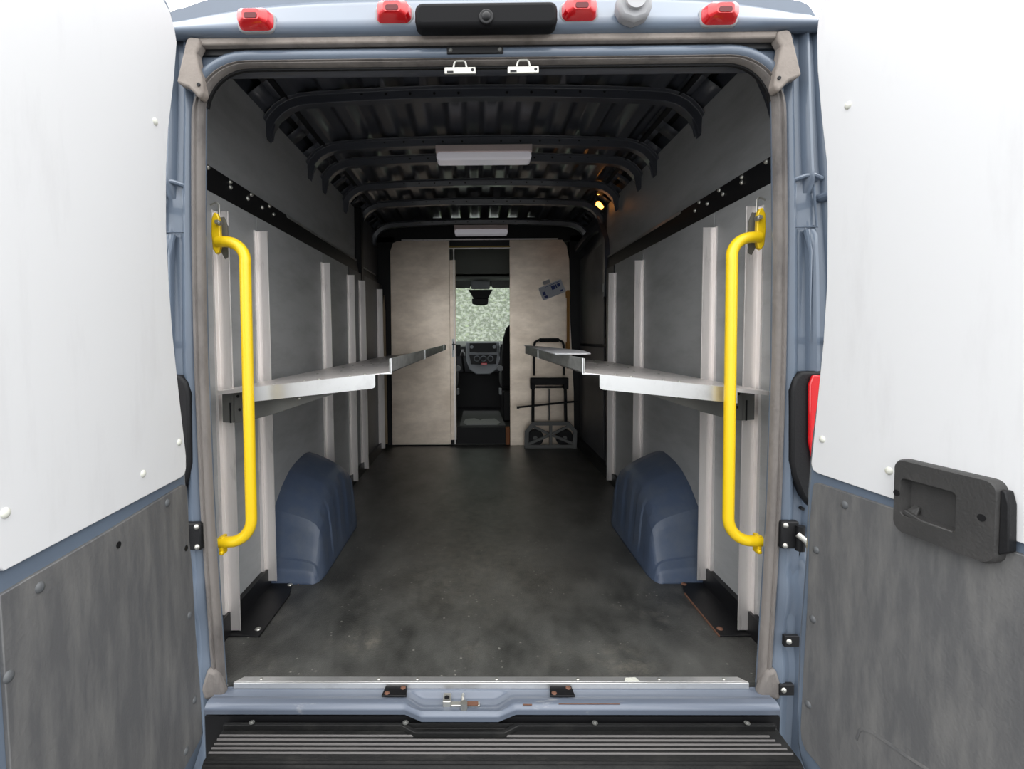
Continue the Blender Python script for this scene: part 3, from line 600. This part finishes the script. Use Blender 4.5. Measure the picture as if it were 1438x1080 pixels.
# wheel arches
H = [(.585, 0), (.60, .05), (.605, .06), (.612, .10), (.622, .105), (.64, .17), (.655, .24), (.668, .285), (.70, .312), (.757, .357), (.80, .380), (.855, .406), (.93, .423), (1.0, .432), (1.07, .436), (1.13, .428), (1.20, .39), (1.27, .32), (1.32, .22), (1.36, .12), (1.385, 0)]
for s_, side in ((-1, 'left'), (1, 'right')):
    prf = [(.912, 1.0), (.86, .965), (.80, .90), (.755, .84), (.725, .77), (.708, .68), (.700, .55), (.694, .38), (.690, .20), (.686, .10), (.684, 0)]
    def arch(u, v):
        k = u*(len(H)-1); i = min(int(k), len(H)-2); f = k-i; y = H[i][0]+(H[i+1][0]-H[i][0])*f; h = H[i][1]+(H[i+1][1]-H[i][1])*f
        q = v*(len(prf)-1); j = min(int(q), len(prf)-2); g_ = q-j; x = prf[j][0]+(prf[j+1][0]-prf[j][0])*g_; hz = prf[j][1]+(prf[j+1][1]-prf[j][1])*g_
        e = min(1, (y-.585)/.10, (1.385-y)/.22); e = math.sqrt(max(0, 1-(1-e)**2))     # plan rounding of the corners
        x = .912-(.912-x)*((.84 if y < 1 else .55)+(.16 if y < 1 else .45)*e)
        # pressed vertical ribs in the side face
        if .32 < v < .95 and .72 < y < 1.26 and x < .73:
            x += .006*(math.sin((y-.72)/.135*2*PI) > .0)*math.sin((v-.32)/.63*PI)
        return (s_*x, y, h*hz+.0)
    t = MB().grid(arch, (len(H)-1)*6, 40).build('wheel_arch', 'arch', ang=28)
    tag(t, 'blue plastic wheel arch cover against the %s wall' % side, 'wheel arch')
    md = t.modifiers.new('solid', 'SOLIDIFY'); md.thickness = .004; md.offset = -1
    # dust on the crown is part of the cover
    # steel floor plate
    p = thing('floor_plate', 'black steel plate screwed to the floor at the foot of the %s uprights%s' % (side, ', rusty edged' if s_ > 0 else ''), 'floor plate', (s_*.84, .4, 0))
    MB().prism([(s_*.90, .222, .001), (s_*.778, .222, .001), (s_*.782, .52, .001), (s_*.80, .585, .001), (s_*.90, .585, .001)], (0, 0, .005)).build('plate', 'black', p, bevel=.0012)
    MB().dome((s_*.80, .262, .006), (0, 0, 1), .011, .005).dome((s_*.805, .572, .006), (0, 0, 1), .011, .005).pieces('screw', 'rust' if s_ > 0 else 'zinc', p)
    MB().box((s_*.777, .222, .001), (s_*.7805, .50, .0075)).build('plate_edge', 'rust' if s_ > 0 else 'black', p)
    if s_ < 0: tag(MB().dome((-.775, .60, .0), (0, 0, 1), .016, .005, 8).build('dead_leaf', 'orange'), 'small orange-brown scrap on the floor beside the left wheel arch', 'scrap')

# yellow handrails
for s_, side in ((-1, 'left'), (1, 'right')):
    t = thing('grab_rail', 'yellow tubular grab rail inside the %s edge of the rear opening' % side, 'grab rail', (s_*.76, .06, .40), 'yellow grab rails')
    X = .716; z0, z1 = .402, 1.262+.045
    R_ = .07; p = [(s_*.815, .05, z0)]
    p += [(s_*(X+R_-R_*math.sin(a)), .05, z0+R_-R_*math.cos(a)) for a in [PI/2*k/8 for k in range(9)]]
    p += [(s_*(X+R_-R_*math.cos(a)), .05+.02*(math.sin(a)), z1-R_+R_*math.sin(a)) for a in [PI/2*k/8 for k in range(9)]]
    p += [(s_*.808, .074, z1)]
    MB().tube(p, .0165, 20).build('tube', 'yellow', t, ang=60)
    MB().prism([(s_*x, .07, z) for x, z in ((.798, 1.30), (.803, 1.276), (.813, 1.270), (.822, 1.285), (.826, 1.33), (.824, 1.375), (.816, 1.394), (.806, 1.392), (.800, 1.375))], (s_*.004, .022, 0)).build('upper_bracket', 'yellow', t, bevel=.003)
    MB().prism([(s_*x, .102, z) for x, z in ((.792, 1.266), (.802, 1.260), (.822, 1.30), (.822, 1.385), (.802, 1.388), (.791, 1.36))], (0, .004, 0)).build('backing_plate', 'bracket', t)
    MB().cyl((s_*.80, .058, 1.362), (s_*.80, .075, 1.362), .008, 6).cyl((s_*.80, .05, 1.362), (s_*.80, .06, 1.362), .005, 8).pieces('bolt', 'zinc', t)
    MB().box((s_*.800, .04, .365), (s_*.812, .07, .42)).cyl((s_*.802, .03, .375), (s_*.802, .045, .375), .006, 8).build('lower_bracket', 'yellow', t, bevel=.002)
    h = MB().tube([(s_*.872, .16, 1.440), (s_*.842, .14, 1.442), (s_*.836, .14, 1.434), (s_*.836, .14, 1.376)], .0035, 8).build('bent_hook', 'zinc'); tag(h, 'small bent metal hook at the top of the %s upright nearest the door' % side, 'hook')

# folding shelves
def shelf(s_, side, y0, y1, near):
    t = thing('folding_shelf', ('aluminium shelf tray on the %s wall, the section nearest the rear doors' if near else 'aluminium shelf tray on the %s wall, the far section by the bulkhead') % side, 'shelf', (s_*.6, (y0+y1)/2, .84), 'folding shelves along both walls')
    dzz = -.004 if s_ > 0 else 0
    xw, zw = .864, .849+dzz; xi, zi = .308, .907
    if s_ > 0: xi = .291
    tray = MB()
    # deck
    q = lambda x: zw+(zi-zw)*(xw-x)/(xw-xi)
    tray.prism([(s_*xw, y0, zw), (s_*xi, y0, zi), (s_*xi, y0, zi-.003), (s_*xw, y0, zw-.003)], (0, y1-y0, 0)).build('deck', 'alu', t)
    MB().prism([(s_*xi, y0, zi-.003), (s_*xi, y0, zi+.043), (s_*(xi+.003), y0, zi+.043), (s_*(xi+.003), y0, zi-.003)], (0, y1-y0, 0)).build('inner_lip', 'galv', t, bevel=.0006)
    xe = xi+.048; xs = .755
    e = [(s_*xs, q(xs)), (s_*xe, q(xe)), (s_*xe, q(xe)-.038), (s_*(xe+.003), q(xe)-.044), (s_*(xe+.010), q(xe)-.047), (s_*xs, q(xs)-.046)]
    if near: MB().prism([(x, y0-.002, z) for x, z in e], (0, .003, 0)).build('end_flange', 'alu_bright', t)
    MB().prism([(s_*x, y0-.001, z) for x, z in ((xw, zw), (xs, q(xs)), (xs, q(xs)-.012), (xw, zw-.012))], (0, .003, 0)).build('end_return', 'alu', t)
    MB().prism([(s_*(xi-.0015), y0-.001, zi+.044), (s_*(xi-.0015), y0-.001, zi-.003), (s_*(xi+.03), y0-.001, zi-.003-.0), (s_*(xi+.03), y0-.001, zi-.006), (s_*(xi-.0045), y0-.001, zi-.006), (s_*(xi-.0045), y0-.001, zi+.044)], (0, .002, 0)).build('lip_edge', 'alu_bright', t)
    rv = MB()
    for x in (.40, .45, .55, .60, .70): 
        for yy in (.05, .5, .9): rv.dome((s_*x, y0+yy, q(x)+.0), (0, 0, 1), .006, .003, 8)
    rv.pieces('rivet', 'zinc', t)
for s_, side in ((-1, 'left'), (1, 'right')):
    a0 = .150 if s_ < 0 else .085
    shelf(s_, side, a0, 1.18, True); shelf(s_, side, 1.195, 2.95 if s_ < 0 else 1.90, False)
    for k, y in enumerate((.205, 1.36, 1.92, 2.93)):
        if s_ > 0 and k == 3: continue
        nm = ('nearest the rear doors', 'at the third upright', 'at the fourth upright', 'by the bulkhead')[k]
        b = MB().prism([(s_*x, y, z) for x, z in ((.875, .842), (.875, .740), (.835, .738), (.80, .741), (.70, .768), (.45, .850), (.43, .872), (.45, .882), (.70, .858), (.80, .848))], (0, .004, 0))
        b.prism([(s_*.835, y, .74), (s_*.835, y, .842), (s_*.838, y, .842), (s_*.838, y, .74)], (0, .03, 0))
        o = thing('shelf_bracket', 'grey triangular steel bracket under the %s shelf, %s' % (side, nm), 'bracket', (s_*.65, y, .738), 'brackets under the shelves')
        b.build('arm', 'bracket', o, bevel=.0008)
        hh = MB()
        for x, z in ((.822, .826), (.817, .782)): hh.cyl((s_*x, y-.002, z), (s_*x, y+.001, z), .005, 10)
        hh.pieces('hole', 'black', o); MB().dome((s_*.62, y, .818), (0, -1, 0), .006, .004, 10).pieces('bolt', 'zinc', o)
        MB().box((s_*.846, y-.003, .738), (s_*.850, y+.02, .805)).build('shim', 'black', o)
# second fold plates at far end
o = thing('end_clip', 'small steel clip at the far tip of the left shelf', 'clip', (-.31, 2.9, .93))
MB().box((-.312, 2.70, .905), (-.300, 2.78, .955)).box((-.312, 2.86, .905), (-.300, 2.93, .948)).cyl((-.298, 2.82, .93), (-.306, 2.82, .93), .012, 12).build('clip', 'galv', o, bevel=.002)
o = MB().prism([(.240, .31, .953), (.350, .31, .953), (.368, .33, .953), (.410, .64, .953), (.36, 1.35, .953), (.310, 1.9, .953), (.283, 1.9, .953), (.262, 1.0, .953)], (0, 0, .005)).build('shelf_board', 'boardw', bevel=.0015)
tag(o, 'pale grey board lying along the lip of the right shelf', 'board')

# roof lamps
def lamp(y, z, w, label):
    t = thing('ceiling_lamp', label, 'lamp', (0, y, z), 'strip lamps under the roof ribs')
    x0 = .012
    MB().box((x0-w/2, y, z+.028), (x0+w/2, y+.10, z+.065)).build('body', 'lens_body', t, bevel=.003)
    MB().prism([(x0+a, y-.002, z+.005+c) for a, c in rrect(w-.008, .044, .018)], (0, .10, 0)).build('diffuser', 'lens', t, bevel=.010, seg=3)
lamp(1.335-.045, 1.985, .52, 'pale strip lamp under the second roof rib from the doors'); lamp(2.94, 1.925, .47, 'dim strip lamp under the last roof rib above the bulkhead doorway')
t = thing('courtesy_lamp', 'small glowing amber courtesy lamp high on the right wall', 'lamp', (.88, 2.26, 1.93))
MB().prism([(.855, 2.27, 2.015), (.915, 2.27, 1.975), (.905, 2.27, 1.935), (.835, 2.27, 1.985)], (0, .05, 0)).build('housing', 'plastic', t, bevel=.004)
MB().prism([(.848, 2.255, 1.998), (.872, 2.255, 1.998), (.902, 2.255, 1.958), (.884, 2.255, 1.94), (.842, 2.255, 1.975)], (0, .016, 0)).build('bulb_lens', 'warm', t, bevel=.004)
MB().dome((.860, 2.26, 2.055), (0, -1, 0), .010, .006, 10).build('glow_hole', 'warm', t)

# ---------------------------------------------------------------- bulkhead
wf = MB().prism([(-.30, 3.205, 1.853), (.30, 3.205, 1.853), (.30, 3.205, 1.93), (-.30, 3.205, 1.93)], (0, .02, 0)).box((-.97, 3.24, 1.90), (.97, 3.27, 2.12)).box((-.97, 3.24, 0), (-.80, 3.27, 1.95)).box((.84, 3.24, 0), (.99, 3.27, 1.95)).build('wall_front', 'black'); struct(wf, 'bulkhead framing between cargo hold and cab')
MB().box((-.28, 3.196, 1.838), (.28, 3.206, 1.852)).build('yellow_strip', mat('dull_yellow_strip', (.35, .24, .05, 1), .6), wf)
MB().box((-.285, 3.190, 1.828), (.285, 3.206, 1.838)).box((-.72, 3.19, 1.905), (.72, 3.2, 1.918)).build('head_rail', 'alu', wf, bevel=.002)
o = MB().prism([(-.828, 3.2, .01), (-.279, 3.2, .01), (-.279, 3.2, 1.905), (-.76, 3.2, 1.905), (-.80, 3.2, 1.885), (-.826, 3.2, 1.81)], (0, .014, 0)).build('bulkhead_panel', 'bulk', bevel=.002)
tag(o, 'smeared aluminium bulkhead panel left of the cab doorway', 'bulkhead panel')
o = MB().prism([(.275, 3.2, .0), (.872, 3.2, .0), (.868, 3.2, .5), (.835, 3.2, 1.15), (.825, 3.2, 1.72), (.80, 3.2, 1.85), (.76, 3.2, 1.905), (.275, 3.2, 1.905)], (0, .014, 0)).build('bulkhead_panel', 'bulk', bevel=.002)
tag(o, 'smeared aluminium bulkhead panel right of the cab doorway, with a card stuck on it', 'bulkhead panel')
t = thing('sliding_door', 'edge of the aluminium cab sliding door, pushed open to the left of the doorway', 'door', (-.25, 3.23, .03))
MB().box((-.75, 3.222, .05), (-.226, 3.246, 1.73)).build('door_leaf', 'bulk', t, bevel=.002)
MB().box((-.262, 3.216, .83), (-.232, 3.224, 1.0)).build('lock_plate', 'galv', t, bevel=.001)
MB().box((-.252, 3.206, .895), (-.244, 3.217, .975)).box((-.262, 3.204, .945), (-.228, 3.212, .953)).build('lock_handle', 'black', t)
MB().box((-.245, 3.215, 0.01), (-.235, 3.222, 1.85)).build('guide_edge', 'alu', t)
# card on panel
t = thing('info_card', 'white card with blue print stuck askew on the right bulkhead panel', 'card', (.66, 3.19, 1.36))
ca, sa = math.cos(math.radians(22)), math.sin(math.radians(22))
tr = lambda a, c, y: (.665+a*ca-c*sa, y, 1.445+a*sa+c*ca)
MB().prism([tr(a, c, 3.190) for a, c in rrect(.225, .125, .015)], (0, .005, 0)).build('card', 'card', t)
b = MB()
for a0, a1, c0, c1 in ((-.095, -.068, -.02, .012), (.0, .035, -.002, .034), (.040, .052, -.002, .034), (.058, .085, .004, .034), (.065, .09, -.045, -.03), (-.09, -.06, -.05, -.028), (-.055, .09, .044, .048)):
    b.prism([tr(a, c, 3.188) for a, c in ((a0, c0), (a1, c0), (a1, c1), (a0, c1))], (0, .001, 0))
b.build('print', 'cardblue', t)
o = MB().prism([tr(a, c, 3.197) for a, c in rrect(.07, .035, .008, cx=-.02, cy=.085)], (0, .002, 0)).build('tape_mark', 'boardw'); tag(o, 'faint scrap of tape above the card on the right bulkhead panel', 'tape')
# amber vertical rail
t = thing('grab_bar', 'amber vertical grab bar on the right bulkhead panel', 'grab bar', (.80, 3.17, .7))
MB().box((.797, 3.165, .72), (.823, 3.178, 1.44)).build('bar', 'ochre', t, bevel=.003)
for z in (1.40, .93): MB().box((.79, 3.176, z-.03), (.83, 3.20, z+.03)).build('mount', 'ochre', t, bevel=.003)
# hand truck
t = thing('hand_truck', 'folding black hand truck with a grey toe plate leaning on the right bulkhead panel', 'hand truck', (.635, 3.12, 0))
yb = 3.12
hb = []
MB().tube([(.490, yb, .66), (.490, yb, .93), (.50, yb, .965), (.53, yb, .982), (.72, yb, .982), (.75, yb, .965), (.762, yb, .93), (.762, yb, .66)], .011, 12).build('handle_loop', 'black', t, ang=60)
MB().tube([(.54, yb, .983), (.715, yb, .983)], .018, 12).build('grip', 'plastic', t)
MB().box((.455, yb-.03, .575), (.80, yb+.02, .64)).box((.455, yb-.03, .535), (.50, yb+.02, .60)).box((.755, yb-.03, .535), (.80, yb+.02, .60)).box((.50, yb-.02, .545), (.76, yb+.01, .562)).build('slide_block', 'plastic', t, bevel=.008)
for x in (.482, .775): MB().cyl((x, yb, .55), (x-.004 if x < .6 else x+.004, yb, .22), .014, 12).build('side_tube', 'plastic', t)
MB().cyl((.628, yb, .54), (.628, yb, .25), .006, 8).build('centre_rod', 'bracket', t)
def plate_pts(z): pass
yp = yb-.035
pl = MB()
ring = [(.395, .0), (.87, .0), (.875, .16), (.80, .245), (.47, .245), (.40, .16)]
cen = (.635, .10); inr = [(.635+(x-.635)*.84, .12+(z-.12)*.72) for x, z in ring]
m = len(ring)
vs = [(x, yp, z) for x, z in ring]+[(x, yp, z) for x, z in inr]+[(x, yp-.02, z) for x, z in ring]+[(x, yp-.02, z) for x, z in inr]
fs = []
for i in range(m):
    j = (i+1) % m; fs += [(i, j, m+j, m+i), (2*m+i, 3*m+i, 3*m+j, 2*m+j), (i, 2*m+i, 2*m+j, j), (m+i, m+j, 3*m+j, 3*m+i)]
pl.add(vs, fs)
for a, c in (((.635, .22), (.635, .02)), ((.43, .04), (.62, .12)), ((.84, .04), (.65, .12)), ((.46, .21), (.62, .13)), ((.81, .21), (.65, .13))):
    A = Vector((a[0], 0, a[1])); B = Vector((c[0], 0, c[1])); dd = (B-A).normalized(); nn_ = Vector((-dd.z, 0, dd.x))*.013
    pl.prism([(p.x, yp-.018, p.z) for p in (A+nn_, B+nn_, B-nn_, A-nn_)], (0, .014, 0))
pl.build('toe_plate', 'truck_grey', t, bevel=.004)
for x in (.50, .77): 
    w = MB().cyl((x, yb+.0, .085), (x, yb+.045, .085), .078, 24).build('wheel', 'plastic', t, bevel=.006)
    MB().cyl((x, yb-.006, .085), (x, yb+.0, .085), .02, 14).build('hub', 'truck_grey', w)
o = MB().cyl((.335, 3.08, .375), (.865, 3.06, .43), .009, 10).box((.328, 3.07, .364), (.350, 3.09, .384)).build('black_rod', 'plastic'); tag(o, 'thin black rod held across the hand truck', 'rod')
o = MB().box((.235, 3.20, .005), (.272, 3.27, .17)).build('orange_block', 'orange', bevel=.006); tag(o, 'small orange block on the floor at the right of the cab doorway', 'block')

# ---------------------------------------------------------------- cab
b = MB().box((-.98, 3.27, .14), (.98, 4.9, .16)).box((-.98, 3.262, 0), (.98, 3.275, .16)); o = b.build('floor_cab', 'plastic'); struct(o, 'raised cab floor')
MB().prism([(-.20, 3.35, .161), (.24, 3.35, .161), (.22, 4.3, .161), (-.19, 4.3, .161)], (0, 0, .004)).build('vinyl_mat', 'rmat', o)
o2 = MB().prism([(-.13+.0, 3.36, .166), (.16, 3.36, .166), (.20, 3.50, .166), (.15, 3.72, .166), (.03, 3.70, .166), (-.0, 3.62, .166), (-.06, 3.75, .166), (-.15, 3.70, .166), (-.17, 3.5, .166)], (0, 0, .003)).build('paper_sheet', 'boardw'); tag(o2, 'white sheet lying on the cab floor between the seats', 'sheet')
wc = MB().box((-1.0, 3.27, .0), (-.98, 5.1, .95)).box((.98, 3.27, .0), (1.0, 5.1, .95)).box((-1.0, 3.27, 1.5), (-.96, 4.7, 2.1)).box((.96, 3.27, 1.5), (1.0, 4.7, 2.1)).box((-1.0, 3.27, .9), (-.97, 3.6, 1.6)).box((.97, 3.27, .9), (1.0, 3.6, 1.6)).build('wall_cab', 'grey_dark'); struct(wc, 'cab side linings')
cc = MB().box((-.98, 3.27, 2.08), (.98, 4.4, 2.1)).box((-.98, 4.38, 1.60), (.98, 4.40, 2.1)).box((-.98, 5.0, -.2), (.98, 5.03, .93)).build('ceiling_cab', 'head'); struct(cc, 'cab headlining')
o = MB().box((-.95, 3.95, 1.66), (.95, 4.40, 1.70)).box((-.95, 3.95, 1.66), (.95, 3.97, 2.08)).build('overhead_shelf', 'head', bevel=.01); tag(o, 'grey overhead shelf above the windscreen', 'overhead shelf')
MB2 = MB().box((-.90, 4.10, 1.555), (-.10, 4.13, 1.64)).box((.14, 4.10, 1.555), (.90, 4.13, 1.64)); o = MB2.build('sun_visor', 'head', bevel=.012); tag(o, 'pair of folded grey sun visors at the top of the windscreen', 'sun visors')
ws = MB().grid(lambda u, v: (-.92+1.84*u, 4.98-.58*v-.12*(2*u-1)**2, .92+.70*v), 20, 8).build('window_1', 'glass'); struct(ws, 'rain-spattered windscreen')
t = thing('rear_view_mirror', 'black interior mirror and sensor housing at the top of the windscreen', 'mirror', (.0, 4.25, 1.37))
MB().prism([(-.125, 4.28, 1.555), (.155, 4.28, 1.555), (.125, 4.28, 1.50), (.095, 4.28, 1.44), (-.06, 4.28, 1.44), (-.09, 4.28, 1.50)], (0, .05, 0)).build('sensor_housing', 'plastic', t, bevel=.008)
MB().prism([(-.085, 4.24, 1.45), (.105, 4.24, 1.45), (.10, 4.24, 1.385), (.06, 4.24, 1.375), (-.04, 4.24, 1.378), (-.08, 4.24, 1.39)], (0, .03, 0)).build('mirror_head', 'black', t, bevel=.008)
MB().box((-.09, 4.20, 1.56), (.12, 4.3, 1.65)).build('roof_console', 'dash_grey', t, bevel=.012)
# dashboard
t = thing('dashboard', 'dark dashboard with radio, three round knobs and silver trim', 'dashboard', (0, 4.5, .45))
MB().prism([(-.95, y, z) for y, z in ((4.42, .60), (4.38, .72), (4.42, .90), (4.50, .955), (4.62, .965), (4.95, .93), (4.95, .60))], (1.9, 0, 0)).build('body', 'dash', t, bevel=.012)
MB().box((-.95, 4.62, .16), (.95, 4.95, .62)).build('lower_body', 'plastic', t)
MB().prism([(-.16, 4.40, .955), (.24, 4.40, .955), (.235, 4.37, .75), (.20, 4.36, .64), (.12, 4.36, .58), (-.04, 4.36, .58), (-.12, 4.36, .64), (-.155, 4.37, .75)], (0, .06, 0)).build('console', 'dash_grey', t, bevel=.01)
MB().box((-.115, 4.345, .84), (.20, 4.365, .945)).build('radio', 'black', t, bevel=.004)
MB().prism([(-.12, 4.35, .81), (.205, 4.35, .81), (.19, 4.345, .70), (-.10, 4.345, .70)], (0, .01, 0)).build('control_panel', 'black', t, bevel=.004)
for x in (-.03, .045, .125):
    k = MB().tube([(x+.030*math.cos(a), 4.335, .765+.030*math.sin(a)) for a in [2*PI*q/20 for q in range(20)]], .006, 8, closed=True, up=(0, 1, 0)).build('knob_ring', 'dash_grey', t)
    MB().cyl((x, 4.32, .765), (x, 4.345, .765), .022, 16).build('knob', 'black', k)
for x in (-.09, .172): MB().cyl((x, 4.33, .90), (x, 4.35, .90), .020, 14).build('radio_knob', 'dash_grey', t)
MB().box((.02, 4.33, .69), (.085, 4.35, .715)).build('hazard_button', 'red', t, bevel=.003)
MB().tube([(-.18, 4.36, .62), (-.19, 4.26, .72), (-.195, 4.22, .80)], .014, 10).dome((-.195, 4.22, .80), (0, -.3, 1), .03, .045).build('gear_lever', 'plastic', t)
MB().box((-.215, 4.21, .80), (-.165, 4.23, .84)).box((-.205, 4.21, .84), (-.18, 4.23, .875)).build('lever_badge', 'boardw', t, bevel=.004)
for x in (-.27, .30): MB().box((x-.05, 4.36, .80), (x+.05, 4.39, .93)).build('air_vent', 'black', t, bevel=.006)
# seats
def seat(x0, x1, label):
    t = thing('cab_seat', label, 'seat', ((x0+x1)/2, 3.8, .16)); xc = (x0+x1)/2; w = (x1-x0)
    pts = [(xc+a, z) for a, z in [(-w/2, .50), (-w/2-.0, .80), (-w/2+.02, 1.0), (-w/2+.05, 1.10), (-w/2+.11, 1.165), (-.05, 1.19), (.05, 1.19), (w/2-.11, 1.165), (w/2-.05, 1.10), (w/2-.02, 1.0), (w/2, .80), (w/2, .50)]]
    MB().prism([(x, 3.55, z) for x, z in pts], (0, .13, 0)).build('backrest', 'cloth', t, bevel=.03, seg=4)
    MB().prism([(x0, 3.62, .46), (x1, 3.62, .46), (x1, 4.15, .50), (x0, 4.15, .50)], (0, 0, .14)).build('cushion', 'cloth', t, bevel=.03, seg=3)
    MB().box((x0+.02, 3.6, .16), (x1-.02, 4.05, .47)).build('pedestal', 'plastic', t, bevel=.01)
    MB().prism([(xc-.12, 3.56, 1.20), (xc+.12, 3.56, 1.20), (xc+.10, 3.56, 1.36), (xc-.10, 3.56, 1.36)], (0, .09, 0)).build('headrest', 'cloth', t, bevel=.03, seg=3)
    sx = x1 if xc < 0 else x0; sg = 1 if xc < 0 else -1
    MB().box((sx, 3.52, .44), (sx+sg*.025, 3.60, .50)).cyl((sx+sg*.012, 3.55, .70), (sx+sg*.012, 3.62, .70), .03, 14).build('recliner', 'dash_grey', t, bevel=.004)
seat(.215, .70, 'black passenger seat seen at the right side of the cab doorway'); seat(-.74, -.235, 'black driver seat mostly hidden left of the cab doorway')

# ---------------------------------------------------------------- hedge beyond the windscreen
t = thing('hedge', 'tall pale green hedge outside beyond the windscreen', 'hedge', (0, 9.2, -.62))
def core(u, v):
    a = PI*u; z = -.62+4.2*v
    return (-5+10*u+.3*math.sin(9*v), 9.0+.5*math.sin(7*u*2)*math.sin(5*v+1)+.4*v, z)
MB().grid(core, 40, 20).build('core', 'leafcore', t, solid=.3)
b = MB(); rnd = random.Random(3)
for i in range(9000):
    u = rnd.random(); v = rnd.random(); c = Vector(core(u, v))+Vector((rnd.gauss(0, .12), -.22-abs(rnd.gauss(0, .14)), rnd.gauss(0, .1)))
    d1 = Vector((rnd.gauss(0, 1), rnd.gauss(0, 1), rnd.gauss(0, 1))).normalized()*rnd.uniform(.035, .07); d2 = d1.orthogonal().normalized()*d1.length*.5
    b.add([c-d1, c+d2, c+d1, c-d2], [(0, 1, 2, 3)])
lf = b.build('leaves', 'leaf', t, smooth=False); lf['kind'] = 'stuff'
